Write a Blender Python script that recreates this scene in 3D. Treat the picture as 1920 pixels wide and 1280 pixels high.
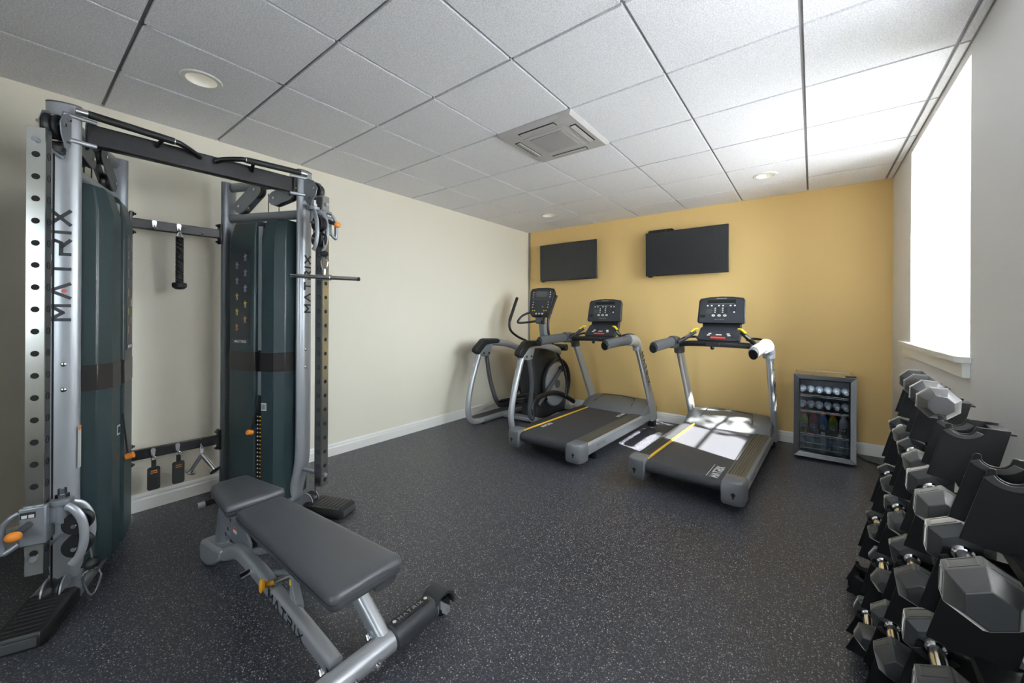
import bpy, bmesh, math, random
from mathutils import Vector as V, Matrix as Mx
for o in list(bpy.data.objects): bpy.data.objects.remove(o, do_unlink=True)
SC = bpy.context.scene; COL = SC.collection
PI = math.pi; R = math.radians
random.seed(7)

# ------------------------------------------------------------------ camera
F_PX, CY_PX, YAW, ROLL, CAM_Z = 731.38, 591.59, 0.6566, 0.0055, 1.34
XL, YB, XR, ZC, YF = -3.6176, 5.137, 0.6017, 2.6657, -2.3
fw = V((-math.sin(YAW), math.cos(YAW), 0)); rt0 = V((math.cos(YAW), math.sin(YAW), 0)); up0 = V((0, 0, 1))
rt = rt0*math.cos(ROLL) + up0*math.sin(ROLL); up = up0*math.cos(ROLL) - rt0*math.sin(ROLL)
cd = bpy.data.cameras.new('camera'); cam = bpy.data.objects.new('camera', cd); COL.objects.link(cam)
cam.matrix_world = Mx(((rt.x, up.x, -fw.x, 0), (rt.y, up.y, -fw.y, 0), (rt.z, up.z, -fw.z, CAM_Z), (0, 0, 0, 1)))
cd.sensor_fit = 'HORIZONTAL'; cd.sensor_width = 36; cd.lens = F_PX/1920*36
cd.shift_y = (CY_PX-640)/1920; cd.clip_start = 0.02; cd.clip_end = 200
SC.camera = cam

# ------------------------------------------------------------------ light and exposure
SC.view_settings.view_transform = 'Standard'; SC.view_settings.look = 'None'
SC.view_settings.exposure = 1.0; SC.view_settings.gamma = 1; SC.view_settings.use_curve_mapping = False
SC.cycles.use_denoising = True
SC.cycles.max_bounces = 12; SC.cycles.diffuse_bounces = 7; SC.cycles.glossy_bounces = 5
SC.cycles.transparent_max_bounces = 16; SC.cycles.sample_clamp_indirect = 6
SC.cycles.caustics_reflective = False; SC.cycles.caustics_refractive = False
W = bpy.data.worlds.new('sky'); SC.world = W; W.use_nodes = True
bg = W.node_tree.nodes['Background']; bg.inputs[1].default_value = 14.0
_n = W.node_tree.nodes.new; _tc = _n('ShaderNodeTexCoord'); _sx = _n('ShaderNodeSeparateXYZ'); _rp = _n('ShaderNodeValToRGB')
_rp.color_ramp.elements[0].color = (0.46, 0.475, 0.50, 1); _rp.color_ramp.elements[0].position = 0.46   # sunlit ground below the horizon
_rp.color_ramp.elements[1].color = (0.84, 0.92, 1.0, 1); _rp.color_ramp.elements[1].position = 0.54    # bright hazy sky above
_mr = _n('ShaderNodeMapRange'); _mr.inputs[1].default_value = -1; _mr.inputs[2].default_value = 1
W.node_tree.links.new(_tc.outputs['Generated'], _sx.inputs[0]); W.node_tree.links.new(_sx.outputs['Z'], _mr.inputs[0])
W.node_tree.links.new(_mr.outputs[0], _rp.inputs[0]); W.node_tree.links.new(_rp.outputs[0], bg.inputs[0])

def link(o): COL.objects.link(o); return o
def sun(dirv, strength, ang, col):
    l = bpy.data.lights.new('sun', 'SUN'); l.energy = strength; l.angle = ang; l.color = col
    o = link(bpy.data.objects.new('sun', l)); o.rotation_euler = V(dirv).to_track_quat('-Z', 'Y').to_euler()
    o.location = (6, 3, 6)
sun((-1.0, 0.38, -0.92), 55.0, R(0.6), (1.0, 0.96, 0.9))
# window openings in the right wall: (y0, y1, z0, z1); the glass sits at the outer face of a thick wall
WIN = [(2.84, 4.284, 1.15, 2.615), (0.66, 2.10, 1.15, 2.615)]
XO = XR + 0.62
def portal(y0, y1, z0, z1):
    l = bpy.data.lights.new('window_daylight', 'AREA'); l.shape = 'RECTANGLE'; l.size = y1-y0; l.size_y = z1-z0
    l.cycles.is_portal = True
    o = link(bpy.data.objects.new('window_daylight', l)); o.location = (XO+0.08, (y0+y1)/2, (z0+z1)/2)
    o.rotation_euler = V((-1, 0, 0)).to_track_quat('-Z', 'Z').to_euler()
for w in WIN: portal(*w)
FILL_WIN = (-1.2, -0.2, 1.15, 2.2)   # unseen window added behind the viewer for fill light
def portal_front(x0, x1, z0, z1):
    l = bpy.data.lights.new('window_daylight', 'AREA'); l.shape = 'RECTANGLE'; l.size = x1-x0; l.size_y = z1-z0
    l.cycles.is_portal = True
    o = link(bpy.data.objects.new('window_daylight', l)); o.location = ((x0+x1)/2, YF-0.3, (z0+z1)/2)
    o.rotation_euler = V((0, 1, 0)).to_track_quat('-Z', 'Z').to_euler()
portal_front(*FILL_WIN)  # sky light for the added fill window

# ------------------------------------------------------------------ materials
def lin(h):
    h = h.lstrip('#'); c = [int(h[i:i+2], 16)/255 for i in (0, 2, 4)]
    return tuple((x/12.92 if x <= 0.04045 else ((x+0.055)/1.055)**2.4) for x in c) + (1,)
MATS = {}
def mat(name, col, rough=0.5, metal=0.0, bump=0.0, bscale=200.0, var=0.0, vscale=6.0, spec=0.5, coat=0.0, emit=0.0, stretch=None):
    if name in MATS: return MATS[name]
    m = bpy.data.materials.new(name); m.use_nodes = True; nt = m.node_tree; b = nt.nodes['Principled BSDF']
    c = lin(col); b.inputs['Base Color'].default_value = c
    b.inputs['Roughness'].default_value = rough; b.inputs['Metallic'].default_value = metal
    b.inputs['Specular IOR Level'].default_value = spec; b.inputs['Coat Weight'].default_value = coat
    if emit:
        b.inputs['Emission Color'].default_value = c; b.inputs['Emission Strength'].default_value = emit
    tc = nt.nodes.new('ShaderNodeTexCoord')
    src = tc.outputs['Object']
    if stretch:
        mp = nt.nodes.new('ShaderNodeMapping'); mp.inputs['Scale'].default_value = stretch
        nt.links.new(src, mp.inputs[0]); src = mp.outputs[0]
    if var:
        n = nt.nodes.new('ShaderNodeTexNoise'); n.inputs['Scale'].default_value = vscale; n.inputs['Detail'].default_value = 4
        nt.links.new(src, n.inputs['Vector'])
        mx = nt.nodes.new('ShaderNodeMix'); mx.data_type = 'RGBA'
        mx.inputs['A'].default_value = tuple(max(0, x*(1-var)) for x in c[:3])+(1,)
        mx.inputs['B'].default_value = tuple(min(1, x*(1+var)) for x in c[:3])+(1,)
        nt.links.new(n.outputs['Fac'], mx.inputs['Factor']); nt.links.new(mx.outputs['Result'], b.inputs['Base Color'])
    if bump:
        n = nt.nodes.new('ShaderNodeTexNoise'); n.inputs['Scale'].default_value = bscale; n.inputs['Detail'].default_value = 3
        nt.links.new(src, n.inputs['Vector'])
        bp = nt.nodes.new('ShaderNodeBump'); bp.inputs['Strength'].default_value = bump; bp.inputs['Distance'].default_value = 0.002
        nt.links.new(n.outputs['Fac'], bp.inputs['Height']); nt.links.new(bp.outputs['Normal'], b.inputs['Normal'])
    MATS[name] = m; return m

def floor_material():
    m = bpy.data.materials.new('speckled_rubber'); m.use_nodes = True; nt = m.node_tree; b = nt.nodes['Principled BSDF']
    N, L = nt.nodes.new, nt.links.new
    tc = N('ShaderNodeTexCoord')
    last = None
    base = N('ShaderNodeTexNoise'); base.inputs['Scale'].default_value = 90; base.inputs['Detail'].default_value = 4
    L(tc.outputs['Object'], base.inputs['Vector'])
    cr = N('ShaderNodeValToRGB'); cr.color_ramp.elements[0].color = (0.014, 0.015, 0.022, 1); cr.color_ramp.elements[1].color = (0.050, 0.054, 0.074, 1)
    cr.color_ramp.elements[0].position = 0.35; cr.color_ramp.elements[1].position = 0.75
    L(base.outputs['Fac'], cr.inputs[0]); last = cr.outputs[0]
    for sc, th, pick, cols in ((100, 0.27, 0.42, ('#96969a', '#666973', '#b4b0a8', '#77746c')), (165, 0.30, 0.35, ('#7f7f88', '#525661', '#a49f96', '#62605e'))):
        v = N('ShaderNodeTexVoronoi'); v.inputs['Scale'].default_value = sc; v.inputs['Randomness'].default_value = 1
        ns = N('ShaderNodeTexNoise'); ns.inputs['Scale'].default_value = sc*1.7; ns.inputs['Detail'].default_value = 1
        L(tc.outputs['Object'], ns.inputs['Vector'])
        add = N('ShaderNodeMix'); add.data_type = 'VECTOR'; add.inputs['Factor'].default_value = 0.006
        L(tc.outputs['Object'], add.inputs['A']); L(ns.outputs['Color'], add.inputs['B']); L(add.outputs['Result'], v.inputs['Vector'])
        lt = N('ShaderNodeMath'); lt.operation = 'LESS_THAN'; lt.inputs[1].default_value = th; L(v.outputs['Distance'], lt.inputs[0])
        sp = N('ShaderNodeSeparateColor'); L(v.outputs['Color'], sp.inputs[0])
        gt = N('ShaderNodeMath'); gt.operation = 'GREATER_THAN'; gt.inputs[1].default_value = pick; L(sp.outputs['Red'], gt.inputs[0])
        mu = N('ShaderNodeMath'); mu.operation = 'MULTIPLY'; L(lt.outputs[0], mu.inputs[0]); L(gt.outputs[0], mu.inputs[1])
        rp = N('ShaderNodeValToRGB'); rp.color_ramp.interpolation = 'CONSTANT'
        rp.color_ramp.elements[0].color = lin(cols[0]); rp.color_ramp.elements[1].color = lin(cols[1]); rp.color_ramp.elements[1].position = 0.3
        for k, c in enumerate(cols[2:]):
            e = rp.color_ramp.elements.new(0.55+0.25*k); e.color = lin(c)
        L(sp.outputs['Green'], rp.inputs[0])
        mx = N('ShaderNodeMix'); mx.data_type = 'RGBA'; L(mu.outputs[0], mx.inputs['Factor']); L(last, mx.inputs['A']); L(rp.outputs[0], mx.inputs['B'])
        last = mx.outputs['Result']
    L(last, b.inputs['Base Color']); b.inputs['Roughness'].default_value = 0.42; b.inputs['Specular IOR Level'].default_value = 0.6
    n = N('ShaderNodeTexNoise'); n.inputs['Scale'].default_value = 220; n.inputs['Detail'].default_value = 2; L(tc.outputs['Object'], n.inputs['Vector'])
    bp = N('ShaderNodeBump'); bp.inputs['Strength'].default_value = 0.35; bp.inputs['Distance'].default_value = 0.002
    L(n.outputs['Fac'], bp.inputs['Height']); L(bp.outputs['Normal'], b.inputs['Normal'])
    return m
def tile_material():
    m = bpy.data.materials.new('mineral_fibre_tile'); m.use_nodes = True; nt = m.node_tree; b = nt.nodes['Principled BSDF']
    N, L = nt.nodes.new, nt.links.new
    tc = N('ShaderNodeTexCoord'); n = N('ShaderNodeTexNoise'); n.inputs['Scale'].default_value = 170; n.inputs['Detail'].default_value = 3
    L(tc.outputs['Object'], n.inputs['Vector'])
    cr = N('ShaderNodeValToRGB'); cr.color_ramp.elements[0].position = 0.36; cr.color_ramp.elements[1].position = 0.6
    cr.color_ramp.elements[0].color = lin('#dcdce2'); cr.color_ramp.elements[1].color = lin('#f6f6fa')
    L(n.outputs['Fac'], cr.inputs[0]); L(cr.outputs[0], b.inputs['Base Color']); b.inputs['Roughness'].default_value = 0.9
    bp = N('ShaderNodeBump'); bp.inputs['Strength'].default_value = 0.5; bp.inputs['Distance'].default_value = 0.003
    L(n.outputs['Fac'], bp.inputs['Height']); L(bp.outputs['Normal'], b.inputs['Normal'])
    return m
def clear_material(name, tint='#ffffff', gloss=0.10, rough=0.02, haze=0.0, hazecol='#ffffff'):
    m = bpy.data.materials.new(name); m.use_nodes = True; nt = m.node_tree; N, L = nt.nodes.new, nt.links.new
    nt.nodes.remove(nt.nodes['Principled BSDF']); out = nt.nodes['Material Output']
    tr = N('ShaderNodeBsdfTransparent'); tr.inputs[0].default_value = lin(tint)
    gl = N('ShaderNodeBsdfGlossy'); gl.inputs['Roughness'].default_value = rough
    fr = N('ShaderNodeFresnel'); fr.inputs['IOR'].default_value = 1.35 + gloss
    mx = N('ShaderNodeMixShader'); L(fr.outputs[0], mx.inputs[0]); L(tr.outputs[0], mx.inputs[1]); L(gl.outputs[0], mx.inputs[2])
    last = mx.outputs[0]
    if haze:
        df = N('ShaderNodeBsdfDiffuse'); df.inputs[0].default_value = lin(hazecol)
        m2 = N('ShaderNodeMixShader'); m2.inputs[0].default_value = haze; L(last, m2.inputs[1]); L(df.outputs[0], m2.inputs[2]); last = m2.outputs[0]
    L(last, out.inputs[0]); MATS[name] = m; return m

M_floor = floor_material(); M_tile = tile_material()
M_cream = mat('cream_paint', '#e9e3d3', 0.6, bump=0.08, bscale=300)
M_yellow = mat('ochre_paint', '#dcbb7c', 0.6, bump=0.08, bscale=300)
M_grey = mat('pale_grey_paint', '#e2e2e2', 0.6, bump=0.08, bscale=300)
M_white = mat('white_gloss_paint', '#ecebe6', 0.35, bump=0.03, bscale=80)
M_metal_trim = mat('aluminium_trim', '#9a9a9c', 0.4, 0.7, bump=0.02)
M_grid = mat('grid_recess_shade', '#8e8e91', 0.6, bump=0.02)  # white bars darkened, the shade of the tile recess put into their colour
M_silver = mat('silver_paint', '#959ba2', 0.36, 0.55, bump=0.02, bscale=600, var=0.03)
M_lsilver = mat('light_silver_paint', '#aeb2b8', 0.36, 0.5, bump=0.02, bscale=600, var=0.03)
M_dgrey = mat('dark_grey_paint', '#4d5054', 0.42, 0.2, bump=0.03, bscale=500)
M_black = mat('black_plastic', '#1b1c1f', 0.42, bump=0.05, bscale=500)
M_blackm = mat('black_powder_coat', '#15151a', 0.38, 0.1, bump=0.06, bscale=700)
M_rack = mat('rack_black', '#0a0a0b', 0.5, 0.0, bump=0.06, bscale=700, spec=0.28)
M_rubber = mat('black_rubber', '#17181a', 0.6, bump=0.12, bscale=300)
M_grip = mat('grey_rubber_grip', '#47494c', 0.55, bump=0.1, bscale=400)
M_tread = mat('tread_charcoal', '#303338', 0.5, bump=0.06)
M_chrome = mat('chrome', '#e6e6e8', 0.12, 1.0, bump=0.01)
M_steel = mat('brushed_steel', '#bdbdbd', 0.3, 1.0, bump=0.06, bscale=60, stretch=(1, 1, 40))
M_rail = mat('plated_rail', '#d2d4d0', 0.22, 0.95, bump=0.01)
M_shroud = mat('smoked_teal_shroud', '#2b3b3f', 0.36, 0.0, bump=0.02, spec=0.55)
M_shroudl = mat('smoked_teal_front', '#3a4d50', 0.26, 0.0, bump=0.01, spec=0.6, coat=0.2)
M_band = mat('shroud_band', '#2a2727', 0.3, bump=0.02)
M_dark = mat('dark_recess', '#08080a', 0.7, bump=0.05)
M_vinyl = mat('black_vinyl', '#4a4c51', 0.38, bump=0.25, bscale=420, var=0.05)
M_orange = mat('orange_plastic', '#e0882e', 0.4, bump=0.03)
M_amber = mat('amber_knob', '#e9a52c', 0.35, bump=0.03)
M_yell = mat('yellow_strip', '#d3a82f', 0.4, bump=0.03)
M_ylev = mat('yellow_lever', '#e9cf2e', 0.4, bump=0.03)
M_red = mat('red_button', '#d0402a', 0.4, bump=0.02)
M_ink = mat('dark_lettering', '#2a2c30', 0.5, bump=0.02)
M_inkw = mat('white_lettering', '#d9dadb', 0.5, bump=0.02)
M_inkg = mat('grey_lettering', '#8d9094', 0.5, bump=0.02)
M_belt = mat('running_belt', '#34353b', 0.62, bump=0.35, bscale=700)
M_strip = mat('foot_rail_black', '#2c2d30', 0.5, bump=0.08, bscale=300)
M_screen = mat('television_screen', '#2b2c2e', 0.2, bump=0.0, spec=0.5, var=0.02)
M_panel = mat('console_face', '#30333a', 0.35, bump=0.02)
M_button = mat('white_button', '#e6e6dc', 0.4, bump=0.02)
M_lcd = mat('lcd_window', '#565a58', 0.25, bump=0.02)
M_dumb = mat('rubber_dumbbell', '#26272a', 0.5, bump=0.03, bscale=350, var=0.08, spec=0.8)
M_label = mat('white_sticker', '#dcdcda', 0.5, bump=0.02)
M_ac = mat('ac_plastic', '#b4b2b2', 0.45, bump=0.02)
M_acg = mat('ac_grille', '#858383', 0.6, bump=0.5, bscale=600)
M_lamp = mat('downlight_reflector', '#f2f1ea', 0.3, bump=0.01)
M_glass = clear_material('window_glass', '#fbfdfc', 0.0)
M_fglass = clear_material('cooler_glass', '#d9dcdd', 0.10)
M_pet = clear_material('clear_bottle', '#dfe9ee', 0.2, 0.08, haze=0.42, hazecol='#d0dde6')


def blind_material():
    m = bpy.data.materials.new('white_blind_cloth'); m.use_nodes = True; nt = m.node_tree; N, L = nt.nodes.new, nt.links.new
    nt.nodes.remove(nt.nodes['Principled BSDF'])
    d = N('ShaderNodeBsdfDiffuse'); d.inputs[0].default_value = lin('#f4f5f8'); t = N('ShaderNodeBsdfTranslucent'); t.inputs[0].default_value = lin('#fdfdff')
    mx = N('ShaderNodeMixShader'); mx.inputs[0].default_value = 0.72; L(d.outputs[0], mx.inputs[1]); L(t.outputs[0], mx.inputs[2]); L(mx.outputs[0], nt.nodes['Material Output'].inputs[0])
    return m
M_blind = blind_material()

_b = M_dumb.node_tree.nodes['Principled BSDF']; _b.inputs['Sheen Weight'].default_value = 1.0; _b.inputs['Sheen Roughness'].default_value = 0.35; _b.inputs['Sheen Tint'].default_value = lin('#e6e2da')

# ------------------------------------------------------------------ mesh building
def each(name, mats, parent, *mbs, **k):
    for q in mbs: q.build(name, mats, parent, **k)
class MB:
    def __init__(s, T=None): s.v = []; s.f = []; s.T = T or Mx.Identity(4)
    def add(s, vs, fs, m=0, T=None):
        b = len(s.v); M = s.T @ T if T is not None else s.T
        s.v += [tuple(M @ V(p)) for p in vs]
        s.f += [(tuple(b+i for i in f), m) for f in fs]; return s
    def box(s, c, d, m=0, T=None, rz=0, R3=None):
        x, y, z = d[0]/2, d[1]/2, d[2]/2
        vs = [V((i*x, j*y, k*z)) for k in (-1, 1) for j in (-1, 1) for i in (-1, 1)]
        r = R3 if R3 is not None else (Mx.Rotation(rz, 3, 'Z') if rz else Mx.Identity(3))
        vs = [r @ p + V(c) for p in vs]
        return s.add(vs, [(0, 2, 3, 1), (4, 5, 7, 6), (0, 1, 5, 4), (2, 6, 7, 3), (0, 4, 6, 2), (1, 3, 7, 5)], m, T)
    def rings(s, rs, m=0, caps=True, T=None, closed=False):
        n = len(rs[0]); vs = [p for r in rs for p in r]; fs = []; k = len(rs)
        for i in range(k if closed else k-1):
            j = (i+1) % k
            for q in range(n): fs.append((i*n+q, i*n+(q+1) % n, j*n+(q+1) % n, j*n+q))
        if caps and not closed: fs += [tuple(reversed(range(n))), tuple((k-1)*n+q for q in range(n))]
        return s.add(vs, fs, m, T)
    def cyl(s, a, b, r, r2=None, n=16, m=0, T=None):
        a, b = V(a), V(b); d = (b-a).normalized(); u = d.orthogonal().normalized(); w = d.cross(u); r2 = r if r2 is None else r2
        ring = lambda c, q: [c + (u*math.cos(2*PI*i/n) + w*math.sin(2*PI*i/n))*q for i in range(n)]
        return s.rings([ring(a, r), ring(b, r2)], m, True, T)
    def tube(s, pts, r, n=10, m=0, T=None, ru=None, rv=None, upv=None, closed=False):
        pts = [V(p) for p in pts]; k = len(pts); rs = []
        ru = ru or r; rv = rv or r; u = None
        for i, p in enumerate(pts):
            if closed: d = (pts[(i+1) % k]-pts[i-1]).normalized()
            else: d = (pts[min(i+1, k-1)]-pts[max(i-1, 0)]).normalized()
            if upv is not None: u = V(upv); u = (u-d*u.dot(d)).normalized()
            elif u is None: u = d.orthogonal().normalized()
            else: u = (u-d*u.dot(d)).normalized()
            w = d.cross(u)
            rs.append([p + u*math.cos(2*PI*q/n)*ru + w*math.sin(2*PI*q/n)*rv for q in range(n)])
        return s.rings(rs, m, True, T, closed)
    def ext(s, poly, h0, h1, plane='xy', m=0, T=None):
        f = {'xy': lambda a, b, h: (a, b, h), 'xz': lambda a, b, h: (a, h, b), 'yz': lambda a, b, h: (h, a, b)}[plane]
        return s.rings([[V(f(a, b, h0)) for a, b in poly], [V(f(a, b, h1)) for a, b in poly]], m, True, T)
    def lathe(s, prof, a=(0, 0, 0), d=(0, 0, 1), n=20, m=0, T=None, caps=True):
        a = V(a); d = V(d).normalized(); u = d.orthogonal().normalized(); w = d.cross(u)
        return s.rings([[a+d*h+(u*math.cos(2*PI*i/n)+w*math.sin(2*PI*i/n))*max(q, 1e-4) for i in range(n)] for q, h in prof], m, caps, T)
    def ball(s, c, r, sc=(1, 1, 1), n=14, m=0, T=None):
        rs = []
        for i in range(1, n//2+2):
            t = PI*(i-0.5)/(n//2+1)
            rs.append([V(c)+V((math.sin(t)*math.cos(2*PI*q/n)*r*sc[0], math.sin(t)*math.sin(2*PI*q/n)*r*sc[1], math.cos(t)*r*sc[2])) for q in range(n)])
        return s.rings(rs, m, True, T)
    def build(s, name, mats, parent=None, bev=0, seg=2, smooth=True, ang=38, subs=0):
        me = bpy.data.meshes.new(name); me.from_pydata(s.v, [], [f for f, _ in s.f])
        if not isinstance(mats, (list, tuple)): mats = [mats]
        for q in mats: me.materials.append(q)
        for p, (_, mi) in zip(me.polygons, s.f): p.material_index = mi
        bm = bmesh.new(); bm.from_mesh(me); bmesh.ops.recalc_face_normals(bm, faces=bm.faces); bm.to_mesh(me); bm.free()
        if smooth:
            me.shade_smooth(); me.set_sharp_from_angle(angle=R(ang))
        o = link(bpy.data.objects.new(name, me))
        if parent is not None: o.parent = parent
        if bev:
            b = o.modifiers.new('bevel', 'BEVEL'); b.width = bev; b.segments = seg; b.limit_method = 'ANGLE'; b.angle_limit = R(40); b.harden_normals = False
        if subs:
            q = o.modifiers.new('sub', 'SUBSURF'); q.levels = subs; q.render_levels = subs
        return o
def tag(o, label, cat, group=None, kind=None):
    o['label'] = label; o['category'] = cat
    if group: o['group'] = group
    if kind: o['kind'] = kind
    return o
def thing(name, label, cat, loc=(0, 0, 0), rz=0, group=None, rot=None):
    o = link(bpy.data.objects.new(name, None)); o.empty_display_size = 0.05
    o.location = loc; o.rotation_euler = rot or (0, 0, rz); return tag(o, label, cat, group)
def struct(o, label=None):
    o['kind'] = 'structure'
    if label: o['label'] = label
    return o
def clone(o, parent=None):
    c = o.copy(); link(c)
    if parent is not None: c.parent = parent
    for ch in list(o.children): clone(ch, c)
    return c
def crs(pts, n=6):
    pts = [V(p) for p in pts]; out = []
    for i in range(len(pts)-1):
        p0, p1, p2, p3 = pts[max(i-1, 0)], pts[i], pts[i+1], pts[min(i+2, len(pts)-1)]
        for k in range(n):
            t = k/n
            out.append(0.5*((2*p1)+(p2-p0)*t+(2*p0-5*p1+4*p2-p3)*t*t+(3*p1-p0-3*p2+p3)*t**3))
    return out+[pts[-1]]
def rrect(w, h, r, n=4, cx=0, cy=0):
    out = []
    for sx, sy, a0 in ((1, 1, 0), (-1, 1, 90), (-1, -1, 180), (1, -1, 270)):
        for k in range(n+1):
            a = R(a0+90*k/n); out.append((cx+sx*(w/2-r)+r*math.cos(a), cy+sy*(h/2-r)+r*math.sin(a)))
    return out
def circ(r, n=20, cx=0, cy=0): return [(cx+r*math.cos(2*PI*i/n), cy+r*math.sin(2*PI*i/n)) for i in range(n)]
def frame(o, x, y):     # matrix with local x, y axes and their normal
    x = V(x).normalized(); y = V(y); y = (y-x*y.dot(x)).normalized(); z = x.cross(y)
    return Mx(((x.x, y.x, z.x, o[0]), (x.y, y.y, z.y, o[1]), (x.z, y.z, z.z, o[2]), (0, 0, 0, 1)))
def text_geo(s, size):
    c = bpy.data.curves.new('t', 'FONT'); c.body = s; c.size = size; c.align_x = 'CENTER'; c.align_y = 'CENTER'; c.extrude = 0.0006
    o = bpy.data.objects.new('t', c); link(o); me = bpy.data.meshes.new_from_object(o)
    vs = [tuple(v.co) for v in me.vertices]; fs = [tuple(p.vertices) for p in me.polygons]
    bpy.data.objects.remove(o); bpy.data.curves.remove(c); bpy.data.meshes.remove(me); return vs, fs
TXT = {}
def add_text(mb, s, size, T, m=0):
    k = (s, size)
    if k not in TXT: TXT[k] = text_geo(s, size)
    return mb.add(*TXT[k], m, T)
# wide logo lettering with an A that has no crossbar
LOGO = {'M': [((0, 0), (0, 1)), ((0, 1), (.5, .35)), ((.5, .35), (1, 1)), ((1, 1), (1, 0))], 'A': [((0, 0), (.5, 1)), ((.5, 1), (1, 0))],
        'T': [((0, 1), (1, 1)), ((.5, 1), (.5, 0))], 'R': [((0, 0), (0, .5)), ((0, 1), (.8, 1)), ((.8, 1), (.95, .75)), ((.95, .75), (.8, .45)), ((.8, .45), (.15, .45)), ((.5, .45), (1, 0))],
        'I': [((0, 0), (0, 1))], 'X': [((0, 0), (1, 1)), ((0, 1), (1, 0))]}
def add_logo(mb, h, T, m=0, gap=0.55, wd=1.0, st=0.16, dot=None):
    adv = 0; total = sum((0.0 if ch == 'I' else wd)+gap for ch in 'MATRIX')-gap
    for ch in 'MATRIX':
        w = 0.0 if ch == 'I' else wd
        for (a, b), (c, d) in LOGO[ch]:
            p = V(((adv-total/2+a*w)*h, (b-.5)*h, 0)); q = V(((adv-total/2+c*w)*h, (d-.5)*h, 0)); t = (q-p).normalized(); nn = V((-t.y, t.x, 0))*st*h/2; t = t*st*h*0.3
            z = V((0, 0, 0.0008))
            vs = [p-t-nn, q+t-nn, q+t+nn, p-t+nn]
            mb.add([x-z for x in vs]+[x+z for x in vs], [(3, 2, 1, 0), (4, 5, 6, 7), (0, 1, 5, 4), (1, 2, 6, 5), (2, 3, 7, 6), (3, 0, 4, 7)], m, T)
        if ch == 'A' and dot is not None:
            mb.ext(circ(0.13*h, 10, (adv-total/2+.5*w)*h, -.2*h), -0.0008, 0.0012, 'xy', dot, T)
        adv += w+gap
    return mb

# ------------------------------------------------------------------ the room
TH = 0.62
def slab_with_holes(axis, pos0, pos1, u0, u1, z0, z1, holes, T=None):
    """wall slab between pos0 and pos1 along its thickness, built as boxes round its openings"""
    mb = MB(); us = sorted({u0, u1, *[h[0] for h in holes], *[h[1] for h in holes]})
    for a, b in zip(us, us[1:]):
        zs = [(z0, z1)]
        for h in holes:
            if h[0] < (a+b)/2 < h[1]: zs = [(z0, h[2]), (h[3], z1)]
        for c, d in zs:
            ctr = ((pos0+pos1)/2, (a+b)/2, (c+d)/2); dm = (abs(pos1-pos0), b-a, d-c)
            if axis == 'y': ctr = (ctr[1], ctr[0], ctr[2]); dm = (dm[1], dm[0], dm[2])
            mb.box(ctr, dm)
    return mb
ZT = ZC+0.16
struct(MB().box(((XL+XR)/2, (YF+YB)/2, -0.05), (XR-XL+2.4, YB-YF+1.2, 0.1)).build('floor', M_floor, smooth=False), 'black rubber gym floor flecked with grey and tan')
struct(MB().box((XL-0.06, (YF+YB)/2, ZT/2), (0.12, YB-YF+0.24, ZT)).build('wall_left', M_cream, smooth=False))
struct(MB().box(((XL+XR)/2, YB+0.06, ZT/2), (XR-XL, 0.12, ZT)).build('wall_back', M_yellow, smooth=False))
struct(slab_with_holes('x', XR, XR+TH, YF-0.3, YB+0.12, 0, ZT, WIN).build('wall_right', M_grey, smooth=False))
struct(slab_with_holes('y', YF-0.2, YF, XL-0.12, XR, 0, ZT, [FILL_WIN]).build('wall_front', M_cream, smooth=False))
# ceiling: dropped-edge tiles in a grid
TX, TY = 0.597, 0.6096
gx0, gy0 = -0.0766*0.6096, 3.6115*0.6096
mb = MB(); gap = 0.017
LIGHTS = [(-2.745, 0.672), (-0.357, 4.335), (-2.775, 4.372)]
xs = [gx0+TX*k for k in range(-6, 3)]; ys = [gy0+TY*k for k in range(-8, 6)]
AC = (gx0-3*TX, gx0-2*TX, gy0, gy0+TY)
xs = [max(XL, min(x, XR)) for x in xs]; ys = [max(YF, min(y, YB)) for y in ys]
xs = sorted(set(xs) | {XL, XR}); ys = sorted(set(ys) | {YF, YB})
for a, b in zip(xs, xs[1:]):
    for c, d in zip(ys, ys[1:]):
        if b-a < 0.03 or d-c < 0.03: continue
        if abs((a+b)/2-(AC[0]+AC[1])/2) < 0.1 and abs((c+d)/2-(AC[2]+AC[3])/2) < 0.1: continue
        e = lambda v, lo, hi: 0.0 if v in (lo, hi) else gap/2
        x0, x1, y0, y1 = a+e(a, XL, 9), b-(0.009 if b == XR else gap/2), c+e(c, YF, 9), d-e(d, YB, 9)
        hole = [q for q in LIGHTS if x0 < q[0] < x1 and y0 < q[1] < y1]
        if not hole:
            mb.box(((x0+x1)/2, (y0+y1)/2, ZC+0.012), (x1-x0, y1-y0, 0.024)); continue
        qx, qy = hole[0]; n = 48; outer = []; inner = []
        for i in range(n):
            t = 2*PI*(i+0.5)/n; ux, uy = math.cos(t), math.sin(t)
            k = min(((x1-qx)/ux if ux > 0 else (x0-qx)/ux) if abs(ux) > 1e-6 else 9, ((y1-qy)/uy if uy > 0 else (y0-qy)/uy) if abs(uy) > 1e-6 else 9)
            outer.append((qx+ux*k, qy+uy*k)); inner.append((qx+ux*0.08, qy+uy*0.08))
        rg = lambda pts, z: [V((p[0], p[1], z)) for p in pts]
        mb.rings([rg(outer, ZC+0.02), rg(outer, ZC), rg(inner, ZC), rg(inner, ZC+0.02)], caps=False)
        for cx_, cy_ in ((x0, y0), (x0, y1), (x1, y0), (x1, y1)):   # corners the fan leaves open
            best = sorted(outer, key=lambda p: (p[0]-cx_)**2+(p[1]-cy_)**2)
            p, q = best[0], next(w for w in best[1:] if (abs(w[0]-cx_) < 1e-6) != (abs(best[0][0]-cx_) < 1e-6))
            mb.add([(p[0], p[1], ZC), (cx_, cy_, ZC), (q[0], q[1], ZC)], [(0, 1, 2)])
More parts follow.
